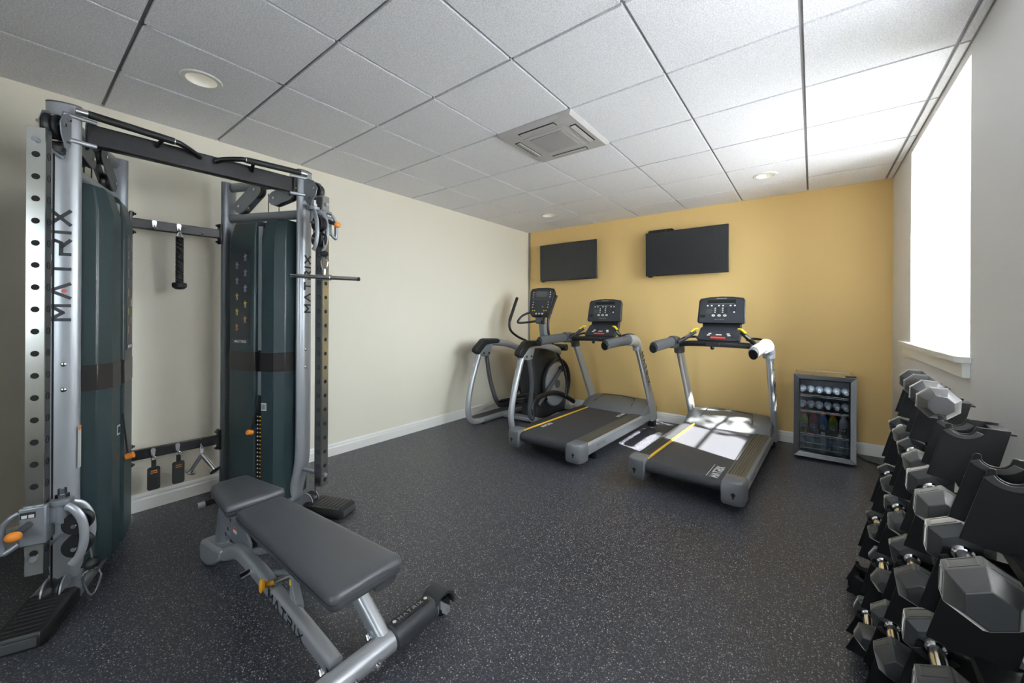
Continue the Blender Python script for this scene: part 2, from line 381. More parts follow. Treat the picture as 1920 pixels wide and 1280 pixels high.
ceil = struct(mb.build('ceiling', M_tile, smooth=False), 'suspended ceiling of grey speckled square tiles')
gb = MB()
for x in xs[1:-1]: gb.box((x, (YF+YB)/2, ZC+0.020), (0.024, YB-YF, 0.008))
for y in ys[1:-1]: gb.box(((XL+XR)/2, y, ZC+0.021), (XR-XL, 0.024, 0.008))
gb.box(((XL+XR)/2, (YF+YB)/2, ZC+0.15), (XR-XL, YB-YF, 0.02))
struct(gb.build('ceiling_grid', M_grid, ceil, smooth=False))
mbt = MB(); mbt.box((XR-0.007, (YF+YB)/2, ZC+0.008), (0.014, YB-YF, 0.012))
struct(mbt.build('shadow_gap_trim', M_metal_trim, smooth=False, bev=0.002), 'edge strip darkened for the shadow gap where the ceiling meets the window wall')  # dark strip drawn in place of the shadow line along the wall
struct(MB().box((XL+0.012, YB-0.012, ZC/2), (0.024, 0.024, ZC)).build('trim_2', M_metal_trim, smooth=False, bev=0.003), 'metal corner strip between cream wall and ochre wall')
def baseb(name, poly_axis, p0, p1, fixed, side):
    prof = [(0, 0), (0.016, 0), (0.016, 0.075), (0.012, 0.085), (0.012, 0.098), (0.006, 0.112), (0, 0.115)]
    mb = MB(); rs = []
    for p in (p0, p1):
        rs.append([V((fixed+side*a, p, z)) if poly_axis == 'y' else V((p, fixed+side*a, z)) for a, z in prof])
    mb.rings(rs); return struct(mb.build(name, M_white, smooth=False))
baseb('baseboard_left', 'y', YF, YB-0.016, XL, 1); baseb('baseboard_back', 'x', XL+0.016, XR-0.016, YB, -1); baseb('baseboard_right', 'y', YF, YB-0.016, XR, -1)
# windows at the outer face of the deep reveals
def window(n, y0, y1, z0, z1, x, sill=True):
    mb = MB(); fwid = 0.05; d = 0.05
    for zc in (z0+fwid/2, z1-fwid/2, ): mb.box((x, (y0+y1)/2, zc), (d, y1-y0, fwid))
    mb.box((x, (y0+y1)/2, (z0+z1)/2+0.12), (0.022, y1-y0-0.1, 0.016))
    for yc in (y0+fwid/2, y1-fwid/2): mb.box((x, yc, (z0+z1)/2), (d, fwid, z1-z0-0.002))
    mb.box((x, (y0+y1)/2, (z0+z1)/2), (0.018, 0.013, z1-z0-0.1))
    for zc in (z0+(z1-z0)*0.27, z0+(z1-z0)*0.78): mb.box((x, (y0+y1)/2, zc), (0.018, y1-y0-0.1, 0.010))
    fr = struct(mb.build('window_%d' % n, M_white, smooth=False), 'deep-set white sash window flooding the room with daylight')
    struct(MB().box((x, (y0+y1)/2, (z0+z1)/2), (0.006, y1-y0-0.09, z1-z0-0.09)).build('pane', M_glass, fr, smooth=False))
    if n == 2:
        struct(MB().box((XR+0.20, (y0+y1)/2, (z0+z1)/2+0.01), (0.004, y1-y0-0.01, z1-z0-0.03)).cyl((XR+0.20, y0+0.01, z1-0.03), (XR+0.20, y1-0.01, z1-0.03), 0.025).build('roller_blind', M_blind, fr, smooth=False))
    if sill and n == 1:
        # sill board inside the reveal with ears that lap the wall face
        o = MB(); c = 0.03
        e0, e1 = y0-0.03, y1+(0.19 if n == 1 else 0.03)
        pl = [(XR+TH-0.08, y0+0.001), (XR+0.001, y0+0.001), (XR, e0), (XR-0.03, e0), (XR-0.052, e0+0.035), (XR-0.052, e1-0.035), (XR-0.03, e1), (XR, e1), (XR+0.001, y1-0.001), (XR+TH-0.08, y1-0.001)]
        o.ext(pl, z0-0.028, z0-0.001+0.004, 'xy')
        sl = struct(o.build('window_sill', M_white, fr, bev=0.003, smooth=False))
        struct(MB().ext([(XR, e0+0.02), (XR-0.028, e0+0.02), (XR-0.028, e1-0.06), (XR, e1-0.06)], z0-0.1, z0-0.028, 'xy').build('apron', M_white, fr, bev=0.002, smooth=False))
window(1, *WIN[0], XO-0.06); window(2, *WIN[1], XO-0.06)
def fill_window(n, x0, x1, z0, z1, y):
    mb = MB(); fwid = 0.05
    for zc in (z0+fwid/2, z1-fwid/2): mb.box(((x0+x1)/2, y, zc), (x1-x0, 0.05, fwid))
    for xc in (x0+fwid/2, x1-fwid/2, (x0+x1)/2): mb.box((xc, y, (z0+z1)/2), (fwid, 0.05, z1-z0-0.1))
    fr = struct(mb.build('window_%d' % n, M_white, smooth=False))
    struct(MB().box(((x0+x1)/2, y, (z0+z1)/2), (x1-x0-0.09, 0.006, z1-z0-0.09)).build('pane', M_glass, fr, smooth=False))
fill_window(3, *FILL_WIN, YF-0.15)  # added opening, only there to let in fill light

M_bulb = mat('downlight_bulb', '#fff8ee', 0.4, emit=0.5)
# ------------------------------------------------------------------ ceiling fixtures
def cassette():
    cx, cy = (AC[0]+AC[1])/2, (AC[2]+AC[3])/2
    t = thing('air_conditioner', 'square white ceiling cassette air conditioner with perforated centre grille', 'air conditioner', (cx, cy, ZC+0.01))
    h = 0.308; mb = MB()
    # bevelled face as a frame of four sloped sides round a flat ring with slots
    o, i = h, 0.285
    ring = lambda r, z: [V((-r, -r, z)), V((r, -r, z)), V((r, r, z)), V((-r, r, z))]
    mb.rings([ring(o, 0.0), ring(o, -0.012), ring(i, -0.030), ring(0.175, -0.030), ring(0.175, -0.022), ring(0.0001, -0.022)], caps=False)
    mb.build('face_panel', M_ac, t, smooth=False)
    for k in range(4):
        Tk = Mx.Rotation(k*PI/2, 4, 'Z')
        s = MB(Tk); s.box((0, 0.235, -0.0305), (0.30, 0.046, 0.004), m=1); s.box((0, 0.232, -0.034), (0.285, 0.033, 0.006), R3=Mx.Rotation(R(8), 3, 'X'))
        s.build('louvre', [M_ac, M_dark], t, smooth=False)
    g = MB(); g.ext(rrect(0.34, 0.34, 0.012), -0.034, -0.020); g.ext(rrect(0.40, 0.40, 0.01), -0.0315, -0.0295)
    gr = g.build('centre_panel', M_ac, t, smooth=False)
    g = MB(); g.box((0, 0, -0.0345), (0.27, 0.27, 0.004))
    for k in range(27): g.box((-0.13+k*0.01, 0, -0.0372), (0.003, 0.27, 0.002), m=1); g.box((0, -0.13+k*0.01, -0.0372), (0.27, 0.003, 0.002), m=1)
    g.build('grille', [M_acg, M_ac], gr, smooth=False)
cassette()
def downlight(x, y, r, label):
    t = thing('downlight', label, 'ceiling light', (x, y, ZC), 0, 'recessed downlights')
    MB().lathe([(r*0.72, 0.0), (r*0.74, -0.006), (r*0.95, -0.006), (r, -0.001), (r, 0.002), (r*0.72, 0.002)], n=40, caps=False).build('trim_ring', M_white, t)
    MB().lathe([(r*0.73, -0.004), (r*0.72, 0.0), (r*0.70, 0.03), (r*0.62, 0.075), (r*0.5, 0.10)], n=40, caps=False).build('reflector', M_lamp, t)
    MB().lathe([(r*0.5, 0.098), (r*0.3, 0.102), (0.0001, 0.10)], n=32, caps=False).build('bulb', M_bulb, t)
downlight(-2.745, 0.672, 0.098, 'recessed white downlight above the near cable tower')
downlight(-0.357, 4.335, 0.098, 'recessed white downlight near the window end of the ochre wall')
downlight(-2.775, 4.372, 0.098, 'recessed white downlight above the elliptical trainer corner')

# ------------------------------------------------------------------ televisions
def tv(name_label, x0, x1, z0, z1, y0, tilt, box=False):
    cx, cz = (x0+x1)/2, (z0+z1)/2; w, h = x1-x0, z1-z0
    t = thing('television', name_label, 'television', (cx, y0, cz), 0, 'wall televisions', rot=(R(tilt), 0, 0))
    MB().box((0, 0.022, 0), (w, 0.03, h)).box((0, 0.045, -0.05), (w*0.7, 0.03, h*0.6)).build('housing', M_black, t, bev=0.004)
    MB().box((0, 0.004, 0.003), (w-0.018, 0.006, h-0.026)).build('screen', M_screen, t, smooth=False)
    MB().box((0, 0.003, -h/2-0.004), (0.03, 0.012, 0.010)).build('maker_badge', M_inkg, t, smooth=False)
    MB().box((-w/2+0.06, 0.012, -h/2-0.008), (0.05, 0.02, 0.016)).build('sensor_foot', M_black, t, smooth=False)
    MB().box((0, 0.075, 0), (0.25, 0.06, 0.2)).box((0, 0.105, 0), (0.3, 0.02, 0.3)).build('wall_bracket', M_blackm, t, smooth=False)
tv('smaller black wall television above the elliptical trainer on the ochre wall', -3.32, -2.385, 1.865, 2.413, 5.0, 1.5)
tv('larger black wall television with a receiver box behind its top edge', -1.70, -0.76, 1.85, 2.40, 5.0, 1.5)
t = thing('receiver_box', 'small black receiver box perched behind the larger television', 'receiver', (-1.535, 5.095, 2.40))
MB().ext(rrect(0.31, 0.055, 0.02, 4, 0, 0.015), -0.03, 0.035, 'xz').build('case', M_black, t, bev=0.003)
MB().box((0.07, -0.032, 0.02), (0.012, 0.004, 0.006)).build('indicator_light', M_inkg, t, smooth=False)

# ------------------------------------------------------------------ cable crossover machine
GX, GY = -2.95, 0.705
gym = thing('cable_machine', 'tall silver dual cable machine with two smoked weight towers and a black pull-up beam', 'exercise machine', (GX, GY, 0))
def tower_frame(px, py, deg, inner):
    a = V((math.cos(R(deg)), math.sin(R(deg)), 0)); n = V((-a.y, a.x, 0))*inner
    return Mx(((a.x, n.x, 0, px-GX), (a.y, n.y, 0, py-GY), (0, 0, 1, 0), (0, 0, 0, 1)))
T_L = tower_frame(-2.818, 0.166, -22.4, 1)
T_R = tower_frame(-2.800, 1.262, 24.0, -1)
G = lambda T, p: T @ V(p)
def oval(T, pts, ru, rv, n=20, m=0, mb=None):
    mb = mb or MB(T)
    return mb.tube(pts, 0, n, m, ru=ru, rv=rv, upv=(1, 0, 0))
def build_tower(T, railoff, car_z, near):
    rs, rtt = railoff
    H = 2.325
    # base beam with a flared plan, foot pad, floor pulley
    mb = MB(T)
    pl = [(-0.74, -0.05), (-0.70, -0.075), (-0.1, -0.085), (0.08, -0.085), (0.36, -0.07), (0.36, 0.07), (0.08, 0.085), (-0.1, 0.085), (-0.70, 0.075), (-0.74, 0.05)]
    mb.ext(pl, 0.0, 0.055); mb.build('base_beam', M_silver, gym, bev=0.012, seg=3)
    mb = MB(T)
    pl = [(0.075, -0.088), (0.35, -0.082), (0.37, -0.065), (0.37, 0.065), (0.35, 0.082), (0.075, 0.088), (0.055, 0.07), (0.055, -0.07)]
    rg = lambda k, z, s0: [V((s0+(s-s0)*k, t*k, z)) for s, t in pl]
    mb.rings([rg(1, 0.0, 0.2), rg(1, 0.045, 0.2), rg(0.94, 0.062, 0.2)])
    for k in range(9): mb.box((0.10+k*0.03, 0, 0.0635), (0.012, 0.12, 0.005))
    mb.box((0.371, 0, 0.028), (0.008, 0.12, 0.036), m=1)
    mb.build('foot_pad', [M_black, M_dgrey], gym, bev=0.004)
    mb = MB(T); px = 0.0
    for t in (-0.03, 0.03): mb.ext([(0.055+0.055*math.cos(R(q)), 0.055+0.062*math.sin(R(q))) for q in range(0, 181, 15)], rtt*0+t-0.003, t+0.003, 'xz')
    p = mb.build('floor_pulley', M_lsilver, gym)
    MB(T).lathe([(0.052, -0.022), (0.052, -0.014), (0.042, 0), (0.052, 0.014), (0.052, 0.022)], (0.055, 0, 0.06), (0, 1, 0), 24).build('pulley_wheel', M_black, p)
    # front post: oval tube that sweeps back at the foot
    mb = MB(T); z = crs([(-0.075, -0.012, 0.05), (-0.05, 0.0, 0.14), (-0.012, 0, 0.30), (0, 0, 0.48), (0, 0, 1.0), (0, 0, 1.7), (0, 0, H)], 5)
    mb.tube(z, 0, 24, ru=0.032, rv=0.060, upv=(1, 0, 0)); fp = mb.build('front_post', M_lsilver, gym)
    MB(T).tube([(0, 0, H-0.001), (0, 0, H+0.006)], 0, 24, ru=0.0325, rv=0.0605, upv=(1, 0, 0)).build('end_cap', M_dgrey, fp)
    zl = 1.565 if near else 1.55
    lg = MB(T)
    mirror = T.determinant() < 0
    add_logo(lg, 0.066 if near else 0.050, frame((0.0325, 0, zl), (0, 0, 1), (0, 1 if mirror else -1, 0)), 0, dot=1, st=0.215)
    lg.build('wordmark', [M_ink, M_red], fp, smooth=False)
    for zz in (0.98, 1.10):
        MB(T).ball((0.030, 0.012, zz), 0.012, (0.5, 1, 1), 12).build('rivet', M_chrome, fp)
    # rear post, side beams
    mb = MB(T); z = crs([(-0.66, 0.0, 0.05), (-0.655, 0, 0.25), (-0.653, 0, 0.6), (-0.653, 0, 1.5), (-0.653, 0, H-0.03)], 5)
    mb.tube(z, 0, 24, ru=0.030, rv=0.055, upv=(1, 0, 0)); mb.build('rear_post', M_silver, gym)
    MB(T).tube([(-0.63, 0, 2.035), (-0.025, 0, 2.035)], 0, 18, ru=0.032, rv=0.026, upv=(0, 0, 1)).build('side_rail', M_silver, gym)
    MB(T).tube([(-0.63, 0, 2.262), (-0.022, 0, 2.262)], 0, 16, ru=0.034, rv=0.022, upv=(0, 0, 1)).build('top_side_beam', M_silver, gym)
    # pulley plates between the side beams
    for s0, ang, ln in ((-0.46, 48, 0.20), (-0.17, 20, 0.12)):
        mb = MB(T); dx, dz = math.cos(R(ang)), math.sin(R(ang))
        pl = [(s0+dx*q*ln/2+math.cos(R(ang+a))*0.05, 2.17+dz*q*ln/2*0.75+math.sin(R(ang+a))*0.05) for q, aa in ((1, range(-90, 91, 22)), (-1, range(90, 271, 22))) for a in aa]
        for t in (-0.026, 0.022): mb.ext(pl, t, t+0.004, 'xz')
        pp = mb.build('pulley_plate', M_dgrey if near else M_silver, gym)
        for q in (-1, 1):
            w = MB(T)
            w.lathe([(0.05, -0.018), (0.05, -0.012), (0.042, 0), (0.05, 0.012), (0.05, 0.018)], (s0+dx*q*ln/2, 0, 2.17+dz*q*ln/2*0.75), (0, 1, 0), 20)
            w.cyl((s0+dx*q*ln/2, -0.034, 2.17+dz*q*ln/2*0.75), (s0+dx*q*ln/2, 0.036, 2.17+dz*q*ln/2*0.75), 0.009, n=8, m=1)
            w.build('pulley_wheel', [M_black, M_chrome], pp)
    for s0 in (-0.30, -0.21): MB(T).cyl((s0, 0.0, 2.04), (s0, 0.0, 2.20), 0.003, n=6).build('cable', M_blackm, gym)
    # smoked shroud round the weight stack: two shells with a slot between them
    zb, zt = 0.085, 1.985
    def shell(poly, name, mtl):
        mb = MB(T); c0 = sum(p[0] for p in poly)/len(poly)
        rg = lambda z, k, kt: [V((c0+(s-c0)*k, t*kt, z)) for s, t in poly]
        mb.rings([rg(zb, 1, 1), rg(zt-0.13, 1, 1), rg(zt-0.02, 0.86, 0.82), rg(zt, 0.80, 0.70)])
        return mb.build(name, mtl, gym, bev=0.006, ang=25)
    A = [(-0.525, -0.07), (-0.505, -0.115), (-0.262, -0.145), (-0.257, -0.10), (-0.257, 0.10), (-0.262, 0.145), (-0.505, 0.115), (-0.525, 0.07)]
    B = [(-0.208, -0.145), (-0.11, -0.140), (-0.055, -0.10), (-0.042, -0.03), (-0.042, 0.03), (-0.055, 0.10), (-0.11, 0.140), (-0.208, 0.145), (-0.213, 0.10), (-0.213, -0.10)]
    sA = shell(A, 'rear_shroud', M_shroud); sB = shell(B, 'front_shroud', M_shroud)
    for poly, par in ((A, sA), (B, sB)):
        mb = MB(T); c0 = sum(p[0] for p in poly)/len(poly)
        mb.ext([(c0+(s-c0)*1.012, t*1.012) for s, t in poly], 0.955, 1.085); mb.build('band', M_band, par, bev=0.002, ang=25)
    # slot filling: guide column, weight stack with selector holes
    MB(T).box((-0.235, 0.0, 1.02), (0.052, 0.23, 1.84)).build('slot_panel', M_dark, gym, smooth=False)
    MB(T).box((-0.235, 0.120, 1.515), (0.034, 0.012, 0.84)).box((-0.235, 0.120, 0.87), (0.034, 0.012, 0.16)).build('guide_column', M_lsilver, gym, smooth=False)
    ws = MB(T)
    for k in range(20): ws.box((-0.235, 0.118, 0.135+k*0.027), (0.050, 0.02, 0.0235))
    hl = ws
    for k in range(20):
        hl.cyl((-0.248, 0.1275, 0.135+k*0.027), (-0.248, 0.1292, 0.135+k*0.027), 0.0055, n=8, m=1)
        hl.box((-0.227, 0.1285, 0.135+k*0.027), (0.012, 0.001, 0.010), m=2)
    ws.build('weight_stack', [M_blackm, M_inkw, M_amber], gym, smooth=False)
    # selector pin hanging on its coiled lanyard
    mb = MB(T); mb.tube(crs([(-0.222, 0.15, 0.80), (-0.235, 0.155, 0.70), (-0.255, 0.157, 0.62), (-0.265, 0.158, 0.575)], 5), 0.004, 6); ln = mb.build('pin_lanyard', M_black, gym)
    MB(T).cyl((-0.27, 0.15, 0.545), (-0.27, 0.185, 0.555), 0.017, n=14).build('selector_pin', M_orange, ln, bev=0.003)
    MB(T).box((-0.182, 0.1450, 0.72), (0.040, 0.002, 0.05)).build('barcode_sticker', M_label, sB, smooth=False)
    bars = MB(T)
    for q in range(6): bars.box((-0.196+q*0.0055, 0.1465, 0.72), (0.0024, 0.001, 0.036))
    bars.build('sticker_lines', M_ink, sB, smooth=False)
    # exercise placard
    ang = 0.03/0.243
    Tp = frame((-0.390, 0.1310, 1.455), (1, ang, 0) if mirror else (-1, -ang, 0), (0, 0, 1))
    mb = MB(T); mb.box((0, 0, 0), (0.165, 0.64, 0.003), m=5, T=Tp)
    zs = -0.0022 if mirror else 0.0022
    fg = mb; cols = [1, 1, 1, 1, 1, 2, 2, 2, 3, 3]
    for k in range(10):
        cx = 0.042 if k % 2 == 0 else -0.040; cy = 0.27-k*0.053; m = cols[k]
        rnd = random.Random(k*3+1)
        fg.box((cx, cy+0.021, zs), (0.010, 0.010, 0.001), m=0, T=Tp)
        for (x, y, w2, h2, rz, mm) in ((0, 0.006, 0.010, 0.02, rnd.uniform(-.5, .5), m), (-0.009, 0.010, 0.016, 0.005, rnd.uniform(-1, 1), 0), (0.010, 0.010, 0.016, 0.005, rnd.uniform(-1, 1), m), (-0.006, -0.012, 0.005, 0.02, rnd.uniform(-.6, .6), 0), (0.007, -0.012, 0.005, 0.02, rnd.uniform(-.6, .6), m)):
            fg.box((cx+x, cy+y, zs), (w2, h2, 0.001), m=mm, T=Tp, rz=rz)
    fg.box((0, -0.302, zs), (0.165, 0.03, 0.001), m=4, T=Tp)
    pl = fg.build('exercise_placard', [M_inkg, mat('placard_blue', '#7f93b8', 0.5), M_ylev, M_orange, M_dgrey, M_panel], sA, smooth=False)
    lg = MB(T)
    add_logo(lg, 0.014, Tp @ Mx.Translation((0, -0.302, zs*1.4)), 0, st=0.2); lg.build('wordmark', M_inkw, pl, smooth=False)
    # perforated rail
    zr0, zr1 = (0.235, 2.125) if near else (0.20, 2.13)
    rh = 0.027 if near else 0.029
    mb = MB(T); mb.box((rs, rtt, (zr0+zr1)/2), (rh*2, rh*2, zr1-zr0)); hl = mb
    for k in range(20):
        zz = zr1-0.115-k*0.0935
        if zz < zr0+0.03: break
        hl.cyl((rs+rh, rtt, zz), (rs+rh+0.0012, rtt, zz), 0.0125, n=16, m=1)
        hl.tube([(rs+0.012*math.cos(2*PI*q/12), rtt+rh+0.0005, zz+0.002+0.014*math.sin(2*PI*q/12)) for q in range(12)], 0.0022, 4, m=1, closed=True)
        Tn = frame((rs, rtt+rh+0.0006, zz+0.002), (-1, 0, 0), (0, 0, 1)) if not mirror else frame((rs, rtt+rh+0.0006, zz+0.002), (1, 0, 0), (0, 0, 1))
        add_text(hl, str(k+1), 0.017, Tn, 1)
    hl.box((rs-0.002, rtt+rh+0.0004, (zr0+zr1)/2), (0.040, 0.0008, zr1-zr0-0.02), m=2); hl.build('perforated_rail', [M_rail, M_dark, M_dgrey], gym, smooth=False)
    each('rail_bracket', M_silver, gym, MB(T).cyl((0.02, 0, zr1-0.055), (rs+rh+0.012, rtt, zr1-0.055), 0.011, n=10), MB(T).cyl((-0.02, 0, zr0+0.07), (rs+rh+0.01, rtt, zr0+0.07), 0.012, n=10))
    # pulley head at the top of the post
    mb = MB(T)
    pl = [(0.03, 2.13), (0.03, 2.26), (0.055, 2.27), (0.105, 2.25), (0.135, 2.20), (0.125, 2.15), (0.085, 2.10), (0.06, 2.09)]
    for t in (-0.034, 0.030): mb.ext(pl, t, t+0.005, 'xz')
    mb.box((0.042, 0, 2.2), (0.02, 0.064, 0.12)); ph = mb.build('pulley_head', M_silver, gym, bev=0.003)
    each('pulley_wheel', M_black, ph, MB(T).lathe([(0.055, -0.02), (0.055, -0.012), (0.045, 0), (0.055, 0.012), (0.055, 0.02)], (0.095, 0, 2.185), (0, 1, 0), 22), MB(T).lathe([(0.034, -0.012), (0.034, 0.012)], (0.085, 0, 2.085), (0, 0, 1), 18))
    for q, zz in ((0.07, 2.235), (0.115, 2.195), (0.08, 2.13)): MB(T).cyl((q, -0.046, zz), (q, 0.046, zz), 0.008, n=8).build('axle_bolt', M_chrome, ph)
    each('cable', M_blackm, gym, MB(T).cyl((0.125, 0, 2.18), (0.125, 0.0, car_z+0.06 if not near else car_z+0.12), 0.0035, n=6), MB(T).cyl((0.105, 0.004, 2.08), (0.105, 0.004, 0.10), 0.0035, n=6))
    # adjustable carriage on the rail
    cz = car_z
    mb = MB(T); mb.box((rs, rtt, cz), (rh*2+0.026, rh*2+0.026, 0.16)); car = mb.build('carriage', M_silver, gym, bev=0.006)
    # D handle on the outer face, orange plunger inside it
    mb = MB(T); hd = rtt-rh-0.012
    mb.tube(crs([(rs+0.030, hd, cz+0.062), (rs+0.034, hd-0.022, cz+0.05), (rs+0.036, hd-0.043, cz+0.02), (rs+0.037, hd-0.047, cz-0.02), (rs+0.037, hd-0.047, cz-0.075), (rs+0.036, hd-0.042, cz-0.092), (rs+0.034, hd-0.022, cz-0.082), (rs+0.030, hd, cz-0.065)], 5), 0.0105, 10)
    mb.build('carriage_handle', M_silver, car)
    mb = MB(T); mb.cyl((rs+0.035, hd+0.03, cz+0.012), (rs+0.075, hd+0.012, cz-0.004), 0.014, n=12)
    mb.build('plunger_barrel', M_dgrey, car)
    MB(T).ball((rs+0.088, hd+0.006, cz-0.010), 0.025, (0.8, 1, 0.8), 16).build('plunger_knob', M_orange, car)
    # sticker on the front face
    MB(T).box((rs+rh+0.0135, rtt-0.012, cz+0.05), (0.001, 0.045, 0.026)).build('warning_sticker', M_ink, car, smooth=False)
    MB(T).box((rs+rh+0.0142, rtt-0.022, cz+0.046), (0.001, 0.016, 0.013)).box((rs+rh+0.0142, rtt-0.002, cz+0.046), (0.001, 0.016, 0.013)).build('sticker_symbol', M_label, car, smooth=False)
    # swivel pulley arm on the inner side
    q0 = rs-0.005; t0 = rtt+rh+0.065
    MB(T).cyl((q0, t0-0.02, cz+0.062), (q0, t0-0.02, cz+0.085), 0.036, n=18).cyl((q0, t0-0.02, cz-0.02), (q0, t0-0.02, cz+0.06), 0.024, n=14).box((q0, rtt+rh+0.025, cz+0.03), (0.04, 0.05, 0.08)).build('swivel_head', M_silver, car, bev=0.003)
    MB(T).lathe([(0.022, 0.0), (0.022, 0.02), (0.014, 0.022), (0.014, 0.045), (0.008, 0.047)], (q0, t0-0.02, cz+0.085), (0, 0, 1), 6).build('swivel_nut', M_chrome, car, smooth=False)
    TA = T if near else T @ Mx.Translation((q0, t0-0.02, 0)) @ Mx.Rotation(R(-78), 4, 'Z') @ Mx.Translation((-q0, -(t0-0.02), 0))
    arm = MB(TA)
    for sg in (-1, 1):
        pts = crs([(q0+sg*0.018, t0+0.0, cz+0.055), (q0+sg*0.032, t0+0.03, cz+0.035), (q0+sg*0.036, t0+0.055, cz-0.02), (q0+sg*0.036, t0+0.06, cz-0.10), (q0+sg*0.034, t0+0.045, cz-0.165), (q0+sg*0.03, t0+0.02, cz-0.20)], 5)
        arm.tube(pts, 0, 10, ru=0.010, rv=0.016, upv=(1, 0, 0))
    arm.build('pulley_arm', M_lsilver, car)
    for zz in (cz-0.03, cz-0.13):
        MB(TA).lathe([(0.048, -0.02), (0.048, -0.012), (0.038, 0), (0.048, 0.012), (0.048, 0.02)], (q0-0.0, t0+0.03, zz), (1, 0, 0), 22).build('pulley_wheel', M_black, car)
        MB(TA).cyl((q0-0.05, t0+0.03, zz), (q0+0.05, t0+0.03, zz), 0.009, n=8).build('axle_bolt', M_chrome, car)
    # cable end: rubber stopper ball, then the snap hook
    e = (q0+0.005, t0+0.075, cz-0.205)
    MB(TA).cyl(e, (e[0], e[1]-0.01, cz-0.11), 0.004, n=6).build('cable_end', M_steel, car)
    MB(TA).ball((e[0], e[1], e[2]-0.02), 0.029 if near else 0.024, (1, 1, 0.85), 16).build('stopper_ball', M_rubber, car)
    return G(TA, (e[0], e[1], e[2]-0.05))
def snap_hook(top, h=0.095, mirror=1, label=''):
    pts = []
    w = h*0.27
    sh = [(0, 0), (w*0.7, -h*0.06), (w, -h*0.25), (w*0.75, -h*0.6), (w*0.42, -h*0.88), (0, -h), (-w*0.42, -h*0.88), (-w*0.75, -h*0.6), (-w, -h*0.25), (-w*0.7, -h*0.06)]
    d = V((0.45, 0.9, 0)).normalized() if mirror > 0 else V((0.8, 0.6, 0)).normalized()
    mb = MB(); mb.tube([V(top)+d*a+V((0, 0, b)) for a, b in sh], 0.0048, 8, closed=True)
    mb.cyl(V(top)+V((0, 0, 0.028)), V(top), 0.005, n=8)
    return mb.build('snap_hook', M_chrome, gym)
eL = build_tower(T_L, (0.212, 0.0), 0.445, True)
eR = build_tower(T_R, (0.19, 0.05), 1.955, False)
snap_hook(eL, 0.115, 1); snap_hook(eR, 0.085, -1)
# warning label on the near post
MB(T_L).box((0.008, 0.0595, 0.70), (0.03, 0.002, 0.20), R3=Mx.Rotation(R(0), 3, 'Z')).build('warning_label', M_label, gym, smooth=False)
MB(T_L).box((0.008, 0.0608, 0.79), (0.028, 0.001, 0.018)).build('warning_label_head', M_orange, gym, smooth=False)
# beams joining the towers
def L2(T, p): return G(T, p)
a, b = G(T_L, (-0.035, 0.065, 2.215)), G(T_R, (-0.035, 0.065, 2.215))
mb = MB(); d = (b-a); mid = (a+b)/2
mb.box(mid, (0.05, d.length, 0.105), R3=Mx.Rotation(math.atan2(-d.x, d.y), 3, 'Z')); pull = mb.build('pull_up_beam', M_blackm, gym, bev=0.008)
for P in (a, b):
    sg = 1 if P is a else -1
    mb = MB(); mb.box(P+V((0.0, sg*0.004, 0)), (0.075, 0.012, 0.13)); mb.build('beam_flange', M_blackm, pull, bev=0.002)
    for dz in (-0.058, 0.058): MB().cyl(P+V((0.05, -0.08*sg, dz)), P+V((0.03, 0.03*sg, dz)), 0.011, n=10).build('beam_bolt', M_lsilver, pull)
for sg in (1, -1):
    P = a if sg > 0 else b
    q = lambda x, y, z: P+V((x, sg*y, z))
    pts = crs([q(0.10, -0.005, 0.068), q(0.10, 0.16, 0.060), q(0.10, 0.31, 0.052), q(0.095, 0.345, 0.047), q(0.05, 0.41, 0.035), q(0.022, 0.44, 0.02)], 5)
    mb = MB(); mb.tube(pts[:11], 0.018, 12); gb_ = mb.build('pull_up_grip', M_rubber, pull)
    MB().tube(pts[10:], 0.0145, 12).cyl(q(0.10, 0.27, 0.055), q(0.02, 0.25, 0.02), 0.010, n=10).build('grip_stem', M_blackm, gb_)
    MB().cyl(q(0.10, -0.045, 0.069), q(0.10, 0.005, 0.068), 0.0175, n=14).cyl(q(0.10, 0.302, 0.0525), q(0.10, 0.314, 0.052), 0.0175, n=14).build('grip_collar', M_steel, gb_)
for z, hb, nm in ((1.912, 0.062, 'upper_accessory_rail'), (0.442, 0.062, 'lower_accessory_rail')):
    a2, b2 = G(T_L, (-0.655, 0.058, z)), G(T_R, (-0.655, 0.058, z)); d = b2-a2
    mb = MB(); mb.box((a2+b2)/2, (0.04, d.length, hb), R3=Mx.Rotation(math.atan2(-d.x, d.y), 3, 'Z')); br = mb.build(nm, M_blackm, gym, bev=0.005)
    for P, sg in ((a2, 1), (b2, -1)):
        mb = MB(); mb.box(P+V((0, sg*0.006, 0)), (0.06, 0.014, 0.14)); fl = mb.build('rail_flange', M_blackm, br, bev=0.002)
        for dz in (-0.058, 0.058): MB().lathe([(0.013, 0), (0.013, 0.01), (0.007, 0.012), (0.007, 0.02)], P+V((0.005, sg*0.012, dz)), (0, sg, 0), 8).build('rail_bolt', M_blackm, fl)
    xh = (a2.x+b2.x)/2+0.0205
    for yw in (0.583, 0.706, 0.830):
        h = MB(); y = yw-GY
        h.ext([(p[0], p[1]+z+0.005) for p in [(y+0.012*math.cos(t), 0.014+0.012*math.sin(t)) for t in [PI*k/8 for k in range(9)]]+[(y-0.008, -0.02), (y+0.008, -0.02)]], xh, xh+0.005, 'yz')
        h.tube(crs([(xh+0.004, y, z-0.002), (xh+0.012, y, z-0.022), (xh+0.026, y, z-0.028), (xh+0.034, y, z-0.016)], 4), 0.0045, 8)
        h.build('accessory_hook', M_steel, br)
HX = (G(T_L, (-0.655, 0.058, 0)).x+G(T_R, (-0.655, 0.058, 0)).x)/2 + GX + 0.042
